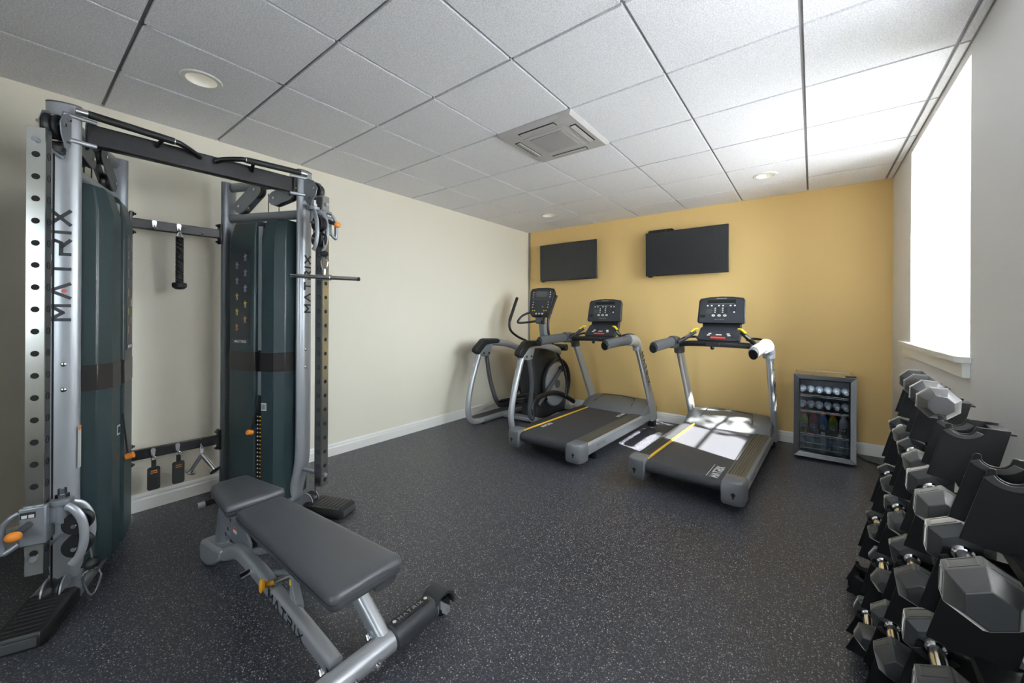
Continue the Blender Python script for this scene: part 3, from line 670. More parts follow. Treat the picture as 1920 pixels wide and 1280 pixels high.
# things hung on the hooks
rp = thing('triceps_rope', 'black braided triceps rope with rubber ends hanging from the upper accessory rail', 'rope handle', (HX, 0.706, 1.875))
MB().tube([(0, 0.012*math.sin(t), 0.0+0.018*math.cos(t)-0.012) for t in [2*PI*k/14 for k in range(14)]], 0.004, 8, closed=True).build('eye_ring', M_chrome, rp)
mb = MB(); n = 60
for ph in (0, 2*PI/3, 4*PI/3):
    mb.tube([(0.011*math.cos(ph+k*0.62), 0.011*math.sin(ph+k*0.62), -0.028-0.30*k/n) for k in range(n+1)], 0.0115, 7)
mb.build('braided_rope', M_rubber, rp)
MB().lathe([(0.014, 0), (0.036, -0.004), (0.040, -0.014), (0.038, -0.032), (0.024, -0.045), (0.004, -0.048)], (0, 0, -0.325), (0, 0, 1), 20).build('rope_end', M_rubber, rp)
def strap(y, label):
    t = thing('ankle_strap', label, 'strap', (HX, y, 0.42), 0, 'straps on the lower accessory rail')
    MB().tube([(0, 0.012*math.sin(q), 0.014*math.cos(q)-0.010) for q in [2*PI*k/12 for k in range(12)]], 0.0035, 8, closed=True).build('ring', M_chrome, t)
    MB().box((0, 0, -0.042), (0.008, 0.024, 0.05)).ext(rrect(0.062, 0.145, 0.012, 3, 0, -0.135), -0.009, 0.009, 'yz').build('strap_body', M_rubber, t, bev=0.003)
    mb = MB()
    for k, (w, z) in enumerate(((0.030, -0.085), (0.034, -0.098))):
        for q in range(5): mb.box((0.0098, -w/2+(q+0.5)*w/5, z), (0.001, w/5*0.6, 0.006))
    mb.build('printed_lines', M_orange, t, smooth=False)
strap(0.583, 'black ankle strap on the lower rail hook nearest the near tower')
strap(0.706, 'black ankle strap on the middle hook of the lower rail')
t = thing('double_row_handle', 'chrome V-shaped row handle hanging from the lower accessory rail', 'cable handle', (HX, 0.83, 0.42))
MB().box((0.002, 0, -0.035), (0.008, 0.02, 0.06)).tube([(0, 0.010*math.sin(q), 0.012*math.cos(q)-0.010) for q in [2*PI*k/12 for k in range(12)]], 0.0035, 8, closed=True).build('hanger_plate', M_chrome, t, bev=0.002)
for sg, xx in ((1, 0.09), (-1, -0.02)):
    h = MB(); p0 = V((0.004, 0, -0.05)); p1 = V((xx*0.9, sg*0.055-0.0, -0.155)); h.cyl(p0, p1, 0.014, n=14); hh = h.build('handle_tube', M_chrome, t)
    dd = (p1-p0).normalized(); MB().lathe([(0.034, 0), (0.036, 0.006), (0.030, 0.012), (0.004, 0.014)], p1, dd, 20).build('end_disc', M_chrome if sg < 0 else M_black, hh)
# straight bar on the far carriage
bp = V((eR.x+GX, eR.y+GY, eR.z-0.075))
t = thing('straight_bar', 'short chrome straight bar hanging from the far tower carriage', 'cable handle', bp)
bd = V((0.885, 0.465, -0.06)).normalized()
ax = Mx.Translation((0, 0, 0))
MB().cyl(-bd*0.24+V((0, 0, -0.045)), bd*0.24+V((0, 0, -0.045)), 0.0135, n=16).build('bar', M_chrome, t)
MB().cyl(-bd*0.05+V((0, 0, -0.045)), bd*0.05+V((0, 0, -0.045)), 0.0185, n=16).box((0, 0, -0.015), (0.018, 0.012, 0.05)).build('swivel_sleeve', M_chrome, t, bev=0.003)
MB().cyl(bd*0.238+V((0, 0, -0.045)), bd*0.246+V((0, 0, -0.045)), 0.0125, n=16).cyl(-bd*0.246+V((0, 0, -0.045)), -bd*0.238+V((0, 0, -0.045)), 0.0125, n=16).build('end_plug', M_black, t)

# ------------------------------------------------------------------ adjustable bench
bn = thing('weight_bench', 'adjustable weight bench with two black vinyl pads on a silver frame', 'bench', (-1.85, 0.745, 0), R(1.8))
def pad(name, x0, x1, w0, w1, z, th, par, rc=0.035):
    # plan outline with rounded corners, then stacked rings for the crowned top
    P = [(x0, -w0/2), (x1, -w1/2), (x1, w1/2), (x0, w0/2)]; out = []
    for i in range(4):
        p = V((*P[i], 0)); a = (V((*P[i-1], 0))-p).normalized(); b = (V((*P[(i+1) % 4], 0))-p).normalized()
        for k in range(6):
            t = k/5; q = p + a*rc*(1-t)**2 + b*rc*t**2; out.append((q.x, q.y))
    cx, cy = (x0+x1)/2, 0
    hx, hy = abs(x1-x0)/2, min(w0, w1)/2
    def rg(inset, zz): return [V((cx+(x-cx)*(1-inset/hx), y*(1-inset/hy), zz)) for x, y in out]
    mb = MB(); mb.rings([rg(0.02, z-th), rg(0.004, z-th+0.006), rg(0.0, z-th+0.016), rg(0.0, z-0.022), rg(0.003, z-0.010), rg(0.010, z-0.003), rg(0.022, z), rg(0.05, z+0.001), rg(hy*0.7, z+0.0015)])
    o = mb.build(name, M_vinyl, par, ang=60)
    sm = MB()
    for ins, zz in ((-0.0005, z-0.030),): sm.tube(rg(ins, zz), 0.0016, 5, closed=True)
    sm.build('piping', M_ink, o)
    return o
pad('back_pad', -0.225, 0.66, 0.205, 0.285, 0.452, 0.062, bn)
sp = pad('seat_pad', -0.60, -0.24, 0.17, 0.262, 0.470, 0.060, bn)
# arched main rail on the near side and its twin
def rail(y, name, pts, w=0.05, h=0.062):
    pts = crs(pts, 6); rs = []; k = len(pts)
    for i, p in enumerate(pts):
        d = (pts[min(i+1, k-1)]-pts[max(i-1, 0)]).normalized(); u = V((0, 0, 1)); u = (u-d*u.dot(d)).normalized(); q = d.cross(u)
        rs.append([p+u*b+q*a for a, b in rrect(w, h, min(w, h)*0.33, 4)])
    return MB().rings(rs).build(name, M_lsilver, bn)
rl = rail(-0.035, 'main_rail', [(-0.62, -0.03, 0.090), (-0.50, -0.033, 0.125), (-0.36, -0.035, 0.185), (-0.22, -0.035, 0.185), (-0.05, -0.035, 0.165), (0.20, -0.035, 0.128), (0.50, -0.035, 0.080)], 0.052, 0.066)
MB().ext([(-0.80, 0.0), (-0.70, 0.0), (-0.62, 0.03), (-0.52, 0.09), (-0.50, 0.15), (-0.60, 0.135), (-0.72, 0.125), (-0.79, 0.11), (-0.81, 0.07)], -0.072, 0.012, 'xz').build('rear_foot', M_lsilver, bn, bev=0.018, seg=3)
lg = MB()
dirx = V((0.55, 0, -0.095)).normalized()
add_logo(lg, 0.036, frame((0.17, -0.0630, 0.129), (dirx.x, 0, dirx.z), (0, 0, 1)), 0, st=0.18, gap=0.62)
lg.build('wordmark', M_ink, rl, smooth=False)
rail(0.145, 'support_post', [(0.535, 0.14, 0.075), (0.44, 0.13, 0.16), (0.32, 0.115, 0.27), (0.24, 0.105, 0.345)], 0.055, 0.062)
# rear upright under the seat
MB().tube([(-0.66, -0.01, 0.10), (-0.635, -0.01, 0.20), (-0.60, -0.01, 0.33), (-0.585, -0.01, 0.405)], 0, 16, ru=0.045, rv=0.032, upv=(1, 0, 0)).build('seat_post', M_silver, bn)
MB().cyl((-0.62, 0.07, 0.365), (-0.62, -0.10, 0.365), 0.014, n=14).build('roller_handle', M_rubber, bn)
MB().cyl((-0.62, -0.10, 0.365), (-0.62, -0.13, 0.365), 0.0155, n=14).build('handle_cap', M_steel, bn)
MB().ext([(-0.60, 0.40), (-0.50, 0.40), (-0.28, 0.24), (-0.28, 0.17), (-0.36, 0.16), (-0.585, 0.19)], -0.018, -0.008, 'xz').ext([(-0.60, 0.40), (-0.50, 0.40), (-0.28, 0.24), (-0.28, 0.17), (-0.36, 0.16), (-0.585, 0.19)], 0.018, 0.028, 'xz').build('angle_plate', M_silver, bn, bev=0.002)
for x, z in ((-0.55, 0.34), (-0.50, 0.29), (-0.53, 0.235), (-0.56, 0.20)): MB().cyl((x, -0.018, z), (x, -0.027, z), 0.010, n=8).build('plate_bolt', M_chrome, bn)
MB().box((-0.465, -0.0185, 0.245), (0.045, 0.001, 0.03)).build('plate_sticker', M_label, bn, smooth=False)
MB().box((-0.465, -0.0192, 0.254), (0.045, 0.001, 0.012)).build('sticker_head', M_red, bn, smooth=False)
MB().box((-0.05, 0.0, 0.378), (0.75, 0.07, 0.035)).box((-0.42, 0, 0.395), (0.26, 0.07, 0.03)).build('pad_carrier', M_dgrey, bn, bev=0.004)
each('brace_tube', M_silver, bn, MB().tube([(-0.26, -0.01, 0.20), (-0.10, 0.03, 0.27), (0.02, 0.05, 0.36)], 0, 12, ru=0.022, rv=0.018, upv=(0, 0, 1)), MB().tube([(-0.10, -0.02, 0.165), (0.05, 0.03, 0.20), (0.25, 0.06, 0.34)], 0, 12, ru=0.02, rv=0.018, upv=(0, 0, 1)))
kb = MB().lathe([(0.010, 0), (0.011, 0.028), (0.013, 0.030), (0.025, 0.036), (0.026, 0.046), (0.020, 0.051), (0.004, 0.052)], (0.045, -0.050, 0.205), (-0.25, -1, 0.1), 20).build('adjust_knob', M_amber, bn)
MB().cyl((0.05, 0.02, 0.20), (0.045, -0.052, 0.205), 0.012, n=12).build('knob_shaft', M_steel, kb)
MB().cyl((-0.17, -0.06, 0.17), (-0.17, -0.10, 0.165), 0.017, n=12).build('side_bolt', M_chrome, bn)
MB().ext([(0.16, 0.13), (0.205, 0.135), (0.20, 0.16), (0.165, 0.22), (0.165, 0.265), (0.215, 0.30), (0.21, 0.308), (0.145, 0.272), (0.140, 0.16)], -0.03, 0.0, 'xz').build('pad_stop', M_lsilver, bn, bev=0.002)
MB().box((0.150, -0.031, 0.235), (0.012, 0.0015, 0.02)).build('hazard_label', M_ylev, bn, smooth=False)
MB().ext(rrect(0.10, 0.055, 0.027, 5, 0.10, 0.355), 0.59, 0.605, 'yz').build('carrier_cap', M_dgrey, bn, bev=0.004)
# front cross beam with moulded tread and transport wheel
cb = MB().tube([(0.545, -0.40, 0.062), (0.545, -0.2, 0.062), (0.545, 0.2, 0.062), (0.545, 0.385, 0.062)], 0, 20, ru=0.042, rv=0.044, upv=(0, 0, 1)).build('cross_beam', M_lsilver, bn)
mb = MB(); n = 9
def half(y, r): return [V((0.545+r*math.cos(R(a))*1.06, y, 0.066+r*math.sin(R(a)))) for a in range(-30, 211, 20)] + [V((0.545-0.03, y, 0.04)), V((0.545+0.03, y, 0.04))]
mb.rings([half(0.165, 0.044), half(0.17, 0.050), half(0.36, 0.050), half(0.375, 0.046)]); tr = mb.build('foot_tread', M_tread, cb)
mb = MB(); mb.box((0.545, 0.265, 0.117), (0.038, 0.17, 0.006)); mb.build('tread_strip', M_rubber, tr, bev=0.002)
lgm = MB(); add_logo(lgm, 0.014, frame((0.545, 0.265, 0.1208), (0, 1, 0), (-1, 0, 0)), 0, st=0.2, gap=0.7); lgm.build('wordmark', M_inkg, tr, smooth=False)
for y in (0.185, 0.345): MB().cyl((0.545, y, 0.116), (0.545, y, 0.122), 0.008, n=12).build('screw', M_chrome, tr)
mb2 = MB(Mx.Translation((0.545, 0.43, 0.0)) @ Mx.Rotation(R(90), 4, 'Z'))
arc = [(0.062*math.cos(R(a))-0.01, 0.070+0.052*math.sin(R(a))) for a in range(-25, 160, 12)]; arc2 = [(0.050*math.cos(R(a))-0.01, 0.070+0.041*math.sin(R(a))) for a in range(159, -26, -12)]
k = len(arc)
for i in range(k-1):
    j = len(arc2)-1-i
    q = [arc[i], arc[i+1], arc2[j-1], arc2[j]]
    mb2.ext(q, -0.045, 0.045, 'xz')
mb2.build('wheel_guard', M_tread, cb)
w = MB().lathe([(0.026, -0.016), (0.036, -0.014), (0.040, -0.006), (0.040, 0.006), (0.036, 0.014), (0.026, 0.016)], (0.558, 0.43, 0.045), (1, 0, 0), 24).build('transport_wheel', M_black, cb)
MB().ext([(0.40, 0.045), (0.425, 0.022), (0.445, 0.028), (0.445, 0.052), (0.405, 0.088), (0.395, 0.088)], 0.590, 0.594, 'yz').cyl((0.53, 0.43, 0.045), (0.598, 0.43, 0.045), 0.007, n=10).box((0.57, 0.395, 0.08), (0.05, 0.012, 0.03)).build('wheel_bracket', M_lsilver, w)
for y in (-0.02, 0.075): MB().lathe([(0.016, 0), (0.016, 0.006), (0.010, 0.008), (0.010, 0.02), (0.004, 0.021)], (0.587, y, 0.055), (1, 0, 0), 12).build('beam_bolt', M_chrome, cb)
for y in (-0.085, 0.10): MB().lathe([(0.012, 0), (0.012, 0.008), (0.007, 0.010), (0.007, 0.02)], (0.503, y, 0.085), (-0.8, 0, 0.6), 10).build('beam_bolt', M_chrome, cb)

# ------------------------------------------------------------------ treadmills
def treadmill(label, loc, rz, marks):
    t = thing('treadmill', label, 'treadmill', loc, rz, 'treadmills facing the ochre wall')
    zt = 0.205; hb = 0.265
    MB().box((0, 0.85, 0.145), (0.60, 1.5, 0.06)).build('deck', M_dgrey, t, smooth=False)
    # belt wraps round the rear roller
    prof = [(0.10, zt-0.09)] + [(0.075+0.045*math.sin(R(a)), zt-0.045+0.045*math.cos(R(a))) for a in range(180, 361, 15)] + [(1.50, zt+0.002), (1.50, zt-0.012), (0.12, zt-0.012)]
    bl = MB().ext(prof, -hb, hb, 'yz').build('running_belt', M_belt, t)
    lgm = MB()
    for mx_, my_, hh, box in marks:
        add_logo(lgm, hh, frame((mx_, my_, zt+0.0022), (0, 1, 0), (-1, 0, 0)), 0, st=0.2, gap=0.30, wd=0.66)
        if box: lgm.box((mx_-hh*0.95, my_+0.01, zt+0.0022), (0.004, hh*5.4, 0.0008))
    lgm.build('wordmark', M_inkw, bl, smooth=False)
    for sg in (-1, 1):
        mb = MB(); mb.ext([(sg*0.285, 0.095), (sg*0.395, 0.095), (sg*0.402, 0.12), (sg*0.402, 0.185), (sg*0.385, 0.206), (sg*0.285, 0.206)], 0.10, 1.80, 'xz')
        sr = mb.build('side_rail', M_lsilver, t, bev=0.004)
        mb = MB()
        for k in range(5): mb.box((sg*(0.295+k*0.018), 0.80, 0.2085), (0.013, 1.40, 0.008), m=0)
        mb.box((sg*0.335, 0.80, 0.2065), (0.105, 1.40, 0.002), m=0); mb.build('foot_strip', M_strip if sg < 0 else mat('foot_rail_reflection', '#5a564e', 0.45, 0.2, bump=0.05), sr, smooth=False)  # black strip made tan on the right, its reflected light put into the colour
        MB().box((sg*0.277, 0.80, 0.209), (0.016, 1.40, 0.012)).build('belt_edge_strip', M_yell if sg < 0 else M_dgrey, sr, bev=0.002)
        # rear end cap
        oc = [(sg*x, y) for x, y in ((0.268, 0.0), (0.37, 0.0), (0.40, 0.02), (0.412, 0.06), (0.412, 0.155), (0.268, 0.155))]
        mb = MB(); cx = sg*0.34; rg = lambda k, z, yo: [V((cx+(x-cx)*k, 0.155-(0.155-y)*k+yo, z)) for x, y in oc]
        mb.rings([rg(0.88, 0.055, 0), rg(0.98, 0.075, 0), rg(1.0, 0.10, 0), rg(1.0, 0.180, 0), rg(0.95, 0.212, 0), rg(0.85, 0.222, 0)])
        ec = mb.build('end_cap', M_dgrey if False else mat('end_cap_grey', '#6d7074', 0.42, 0.25, bump=0.02), t, bev=0.004)
        MB().cyl((sg*0.345, -0.002, 0.135), (sg*0.345, 0.01, 0.135), 0.013, n=12).box((sg*0.345, 0.0, 0.118), (0.010, 0.006, 0.02)).build('adjuster_hole', M_dark, ec)
    mb = MB(); add_logo(mb, 0.022, frame((0.4026, 0.42, 0.15), (0, 1, 0), (0, 0, 1)), 0, st=0.18); mb.build('side_wordmark', M_inkg, t, smooth=False)
    # motor cover: crowned hood with shoulders
    prof = [(1.40, 0.20), (1.42, 0.225), (1.50, 0.275), (1.60, 0.310), (1.72, 0.325), (1.84, 0.318), (1.90, 0.28), (1.91, 0.10), (1.45, 0.10)]
    rs = []
    for x, k, yo in ((-0.40, 0.72, 0.05), (-0.385, 0.90, 0.03), (-0.33, 0.97, 0.02), (-0.29, 0.98, 0.015), (-0.27, 1, 0), (0, 1.03, 0), (0.27, 1, 0), (0.29, 0.98, 0.015), (0.33, 0.97, 0.02), (0.385, 0.90, 0.03), (0.40, 0.72, 0.05)):
        rs.append([V((x, y+(yo if y < 1.8 else 0), 0.10+(z-0.10)*k)) for y, z in prof])
    mc = MB().rings(rs).build('motor_cover', mat('motor_cover_grey', '#6c6f73', 0.38, 0.2, bump=0.02), t, ang=50)
    MB().tube([(-0.24, 1.50, 0.281), (-0.21, 1.70, 0.333), (0, 1.74, 0.340), (0.21, 1.70, 0.333), (0.24, 1.50, 0.281)], 0.004, 6).build('cover_seam', M_black, mc)
    MB().ext([(0.055*math.cos(2*PI*k/24), 1.79+0.025*math.sin(2*PI*k/24)) for k in range(24)], 0.326, 0.334, 'xy').build('oval_badge', M_lsilver, mc)
    # uprights lean back towards the runner
    for sg in (-1, 1):
        x = sg*0.395; mb = MB()
        def sec(y, z, w, d): return [V((x+sg*a*w, y+b*d, z)) for a, b in rrect(1, 1, 0.3, 3)]
        mb.rings([sec(1.80, 0.09, 0.055, 0.19), sec(1.74, 0.30, 0.055, 0.17), sec(1.52, 0.66, 0.05, 0.145), sec(1.31, 1.0, 0.048, 0.13)])
        u = mb.build('upright', M_lsilver, t)
        MB().box((x+sg*0.0275, 1.46, 0.72), (0.002, 0.035, 0.62), R3=Mx.Rotation(R(32), 3, 'X')).build('upright_inlay', M_silver, u, smooth=False)
        lgm = MB(); d = V((0, -0.43, 0.70)).normalized()
        if sg > 0: add_logo(lgm, 0.055, frame((x+0.0295, 1.475, 0.745), (0, -d.y, -d.z), (0, d.z, -d.y)), 0, st=0.2, gap=0.6)
        else: add_logo(lgm, 0.055, frame((x-0.0295, 1.475, 0.745), (0, -d.y, -d.z), (0, -d.z, d.y)), 0, st=0.2, gap=0.6)
        lgm.build('wordmark', M_ink, u, smooth=False)
        # shoulder and rubber hand rail
        mb = MB(); mb.tube(crs([(x, 1.30, 0.97), (x, 1.28, 1.03), (x, 1.20, 1.075), (x, 1.04, 1.085)], 5), 0, 16, ru=0.05, rv=0.062, upv=(1, 0, 0)); sh = mb.build('shoulder', M_grip if sg < 0 else M_lsilver, t)
        mb = MB(); mb.tube(crs([(x, 1.06, 1.085), (x-sg*0.004, 0.85, 1.08), (x-sg*0.008, 0.62, 1.072), (x-sg*0.009, 0.52, 1.062)], 5), 0, 16, ru=0.036, rv=0.050, upv=(1, 0, 0)); gp = mb.build('hand_rail', M_grip, t)
        MB().tube([(x-sg*0.009, 0.535, 1.063), (x-sg*0.009, 0.500, 1.050)], 0, 16, ru=0.031, rv=0.042, upv=(1, 0, 0)).build('rail_tip', M_black, gp)
        # leaning heart rate grip with a yellow thumb lever
        mb = MB(); mb.tube([(sg*0.335, 1.06, 1.085), (sg*0.27, 1.10, 1.135), (sg*0.20, 1.15, 1.195)], 0, 12, ru=0.020, rv=0.016, upv=(0, 0, 1)); lv = mb.build('sensor_grip', M_black, t)
        MB().box((sg*0.265, 1.092, 1.152), (0.075, 0.02, 0.012), R3=Mx.Rotation(sg*R(40), 3, 'Y')).build('sensor_plate', M_steel, lv, bev=0.003)
        MB().tube([(sg*0.235, 1.125, 1.190), (sg*0.20, 1.14, 1.222), (sg*0.172, 1.15, 1.224)], 0, 10, ru=0.011, rv=0.014, upv=(0, 0, 1)).build('thumb_lever', M_ylev, lv)
        MB().tube(crs([(sg*0.36, 1.28, 1.10), (sg*0.33, 1.36, 1.125), (sg*0.25, 1.38, 1.13), (sg*0.22, 1.30, 1.12)], 4), 0.012, 8).build('bottle_holder', M_black, t)
        MB().box((sg*0.37, 1.86, 0.045), (0.05, 0.09, 0.09)).lathe([(0.03, -0.02), (0.042, -0.016), (0.042, 0.016), (0.03, 0.02)], (sg*0.36, 1.80, 0.045), (1, 0, 0), 18).build('front_foot', M_black, t)
        MB().cyl((sg*0.33, 0.40, 0.0), (sg*0.33, 0.40, 0.10), 0.035, 0.03, n=16).build('rear_foot', M_black, t)
    # cross bar with the stop key in the middle
    MB().tube(crs([(-0.39, 1.20, 1.055), (-0.25, 1.14, 1.075), (0, 1.12, 1.08), (0.25, 1.14, 1.075), (0.39, 1.20, 1.055)], 6), 0, 14, ru=0.028, rv=0.035, upv=(0, 0, 1)).build('cross_bar', M_black, t)
    MB().box((-0.03, 1.085, 1.075), (0.12, 0.02, 0.035)).ball((-0.03, 1.075, 1.045), 0.018).build('stop_key', M_black, t, bev=0.004)
    # lower console pod: tray with keys and red stop strip
    Tl = Mx.Translation((0, 1.22, 1.165)) @ Mx.Rotation(R(38), 4, 'X')
    mb = MB(Tl); mb.ext(rrect(0.37, 0.20, 0.03, 4), -0.03, 0.02, 'xy'); pod = mb.build('lower_console', M_panel, t, bev=0.006)
    mb = MB(Tl); mb.box((0, -0.070, 0.023), (0.13, 0.024, 0.006)); mb.build('stop_button', M_red, pod, bev=0.002)
    mb = MB(Tl)
    for x, y in ((-0.09, -0.035), (-0.08, -0.012), (0.09, -0.035), (0.08, -0.012), (-0.012, -0.028), (0.012, -0.028)): MB(Tl).box((x, y, 0.0235), (0.026, 0.014, 0.004)).build('key', M_button, pod, smooth=False)
    MB(Mx.Translation((0, 1.315, 1.24)) @ Mx.Rotation(R(70), 4, 'X')).ext(rrect(0.34, 0.12, 0.02, 3), -0.03, 0.03, 'xy').build('console_neck', M_black, t, bev=0.006)
    # display console: rounded screen housing with arched top, tilted back
    Tc = Mx.Translation((0, 1.30, 1.405)) @ Mx.Rotation(R(78), 4, 'X')
    oc = [(-0.20, -0.135), (0.20, -0.135), (0.212, -0.12), (0.205, 0.095), (0.190, 0.118), (0.10, 0.132), (0, 0.137), (-0.10, 0.132), (-0.190, 0.118), (-0.205, 0.095), (-0.212, -0.12)]
    mb = MB(Tc); rg = lambda k, z: [V((x*k, y*k, z)) for x, y in oc]
    mb.rings([rg(0.80, -0.06), rg(0.97, -0.03), rg(1.0, 0.0), rg(1.0, 0.014), rg(0.97, 0.020)]); cs = mb.build('console', M_black, t, ang=30)
    mb = MB(Tc); mb.ext([(x*0.93, y*0.92-0.004) for x, y in oc], 0.0195, 0.0215); fc = mb.build('console_face', M_panel, cs, smooth=False)
    mb = MB(Tc); mb.ext(rrect(0.25, 0.036, 0.004, 2, 0, 0.083), 0.0215, 0.0225); mb.build('display_window', M_dark, cs, smooth=False)
    mb = MB(Tc); mb.ext(rrect(0.055, 0.045, 0.004, 2, -0.105, -0.015), 0.0215, 0.0225); mb.build('profile_window', M_lcd, cs, smooth=False)
    Z = 0.0222
    ks = [(x, 0.042, 0.0085, 0.007) for x in (-0.122, -0.085, -0.02, 0.017, 0.082, 0.119)]+[(x, 0.016-r_*0.020, 0.0075, 0.0055) for r_ in range(3) for x in (-0.052, 0.015)]+[(0.115, -0.024, 0.008, 0.007)]+[(x, -0.058, 0.0155, 0.011) for x in (-0.066, -0.014, 0.036)]
    for x, y, ra, rb in ks: MB(Tc).ext([(x+ra*math.cos(2*PI*k/14), y+rb*math.sin(2*PI*k/14)) for k in range(14)], Z-.001, Z).build('key', M_button, cs, smooth=False)
    mb = MB(Tc)
    for x in (-0.066, -0.014, 0.036): mb.ext([(x+0.005*math.cos(2*PI*k/10), -0.058+0.004*math.sin(2*PI*k/10)) for k in range(10)], Z, Z+.0006)
    for r_ in range(3):
        for c in range(3): mb.box((0.088+c*0.018, 0.018-r_*0.014, Z-0.0004), (0.010, 0.007, 0.001))
        for x in (-0.028, 0.042): mb.box((x, 0.016-r_*0.020, Z-0.0004), (0.026, 0.008, 0.001))
    mb.build('key_legend', M_dark, cs, smooth=False)
    mb = MB(Tc); add_logo(mb, 0.0085, Mx.Translation((-0.01, -0.098, Z)), 0, st=0.22, gap=0.9)
    add_text(mb, 'LifeTrack', 0.016, Mx.Translation((0, 0.117, Z))) if False else mb.box((0, 0.115, Z), (0.09, 0.007, 0.001))
    mb.box((0, 0.060, Z), (0.22, 0.003, 0.001)); mb.build('console_print', M_inkg, cs, smooth=False)
    mb = MB(Tc); mb.box((-0.162, -0.066, Z), (0.045, 0.028, 0.002)); mb.build('maker_plate', M_dark, cs, smooth=False)
    return t
treadmill('treadmill standing next to the elliptical trainer, under the smaller television', (-1.985, 3.015, 0), -0.035, [(-0.215, 0.42, 0.036, False), (0.20, 1.30, 0.036, False)])
treadmill('treadmill nearer the drinks cooler, its belt crossed by sunlight', (-0.765, 3.015, 0), -0.04, [(0.212, 0.175, 0.050, True)])

# ------------------------------------------------------------------ elliptical trainer
EX, EY = -2.925, 4.1
el = thing('elliptical_trainer', 'silver and black elliptical trainer in the corner by the cream wall', 'elliptical trainer', (EX, EY, 0))
E_ = lambda x, y, z: V((x-EX, y-EY, z))
for sg in (-1, 1):
    x = EX+sg*0.325
    mb = MB(); mb.tube(crs([E_(x, 3.575, 0.90), E_(x, 3.45, 0.60), E_(x, 3.375, 0.32), E_(x, 3.375, 0.16), E_(x, 3.44, 0.065), E_(x, 3.60, 0.04), E_(x, 4.0, 0.04), E_(x+sg*-0.05, 4.45, 0.04)], 6), 0, 14, ru=0.034, rv=0.034, upv=(1, 0, 0)); sf = mb.build('side_frame', M_lsilver, el)
    lgm = MB()
    for k in range(6): lgm.box(E_(x+sg*0.0, 3.535-k*0.021, 0.80-k*0.05), (0.05, 0.014, 0.022), R3=Mx.Rotation(R(-22), 3, 'X'))
    lgm.build('wordmark', M_ink, sf, smooth=False)
    MB().cyl(E_(x-0.037, 3.63, 0.042), E_(x+0.037, 3.63, 0.042), 0.016, n=12).build('frame_bolt', M_steel, sf)
    MB().cyl(E_(x, 3.62, 0), E_(x, 3.62, 0.02), 0.03, n=14).build('levelling_foot', M_black, sf)
    # arm from body to the rear with a moulded cover
    mb = MB(); mb.tube(crs([E_(x, 3.60, 0.985), E_(x, 3.80, 1.0), E_(x, 4.10, 0.965), E_(x, 4.38, 0.885), E_(x-sg*0.12, 4.50, 0.83)], 6), 0, 14, ru=0.042, rv=0.026, upv=(0, 0, 1)); am = mb.build('link_arm', M_lsilver, el)
    pl = [(3.455, 0.90), (3.47, 0.945), (3.60, 1.045), (3.64, 1.055), (3.88, 1.045), (3.93, 1.02), (3.90, 0.985), (3.68, 0.98), (3.64, 0.96), (3.53, 0.86)]
    mb = MB(); mb.ext([(y-EY, z) for y, z in pl], x-EX-0.042, x-EX+0.042, 'yz'); mb.build('arm_cover', M_rubber, am, bev=0.018, seg=3)
    pl = [(3.53, 0.865), (3.65, 0.965), (3.78, 0.99), (3.76, 0.93), (3.72, 0.84), (3.64, 0.83), (3.58, 0.845)]
    mb = MB(); mb.ext([(y-EY, z) for y, z in pl], x-EX-0.036, x-EX+0.036, 'yz'); mb.build('arm_bracket', M_silver, am, bev=0.006)
    for y, z in ((3.605, 0.875), (3.70, 0.872)): MB().cyl(E_(x+0.042, y, z), E_(x-0.042, y, z), 0.014, n=10).build('bracket_bolt', M_ink, am)
    # drop leg to the pedal arm
    xi = x-sg*0.03; zb = 0.20 if sg < 0 else 0.11; yb = 3.90 if sg < 0 else 3.83
    mb = MB(); mb.tube(crs([E_(x, 3.69, 0.88), E_(x, 3.76, 0.55), E_(xi, yb-0.07, zb+0.10), E_(xi, yb, zb)], 6), 0, 12, ru=0.024, rv=0.030, upv=(1, 0, 0)); mb.build('drop_leg', M_dgrey, el)
    # pedal with rim and pedal arm
    yp, zp = (3.93, 0.20) if sg < 0 else (3.86, 0.315); xp = EX+sg*0.16
    mb = MB(); mb.ext([(a-EX, b-EY) for a, b in [(xp+0.085*math.cos(R(q)), yp+(0.21 if math.sin(R(q)) > 0 else 0.19)*math.sin(R(q))) for q in range(0, 360, 18)]], zp, zp+0.03, 'xy'); pd = mb.build('pedal', M_black, el, bev=0.006)
    mb = MB(); mb.tube([E_(xp+0.085*math.cos(R(q)), yp+0.20*math.sin(R(q)), zp+0.045) for q in range(0, 360, 18)], 0.016, 8, closed=True); mb.build('pedal_rim', M_rubber, pd)
    mb = MB(); mb.tube(crs([E_(xi, yb, zb), E_(xp+sg*0.10, yp+0.05, zp), E_(EX+sg*0.24, 4.45, zp-0.01+(0.02 if sg > 0 else 0)), E_(EX+sg*0.27, 4.88, 0.14)], 6), 0, 12, ru=0.032, rv=0.024, upv=(0, 0, 1)); mb.build('pedal_arm', M_black, el)
    # moving handle
    hx = EX+sg*0.30
    lo = [E_(hx, 4.30, 1.585), E_(hx, 4.20, 1.40), E_(hx, 4.13, 1.25), E_(hx, 4.16, 1.14), E_(hx, 4.32, 1.05), E_(EX+sg*0.27, 4.52, 0.97), E_(EX+sg*0.26, 4.62, 0.88)] if sg < 0 else [E_(hx, 4.34, 1.60), E_(hx, 4.24, 1.45), E_(hx, 4.15, 1.28), E_(hx, 4.18, 1.08), E_(hx, 4.34, 0.90), E_(hx, 4.52, 0.68), E_(hx, 4.62, 0.45), E_(hx, 4.60, 0.26)]
    pts = crs(lo, 6); mb = MB(); mb.tube(pts, 0.0165, 12); hd = mb.build('moving_handle', M_black, el)
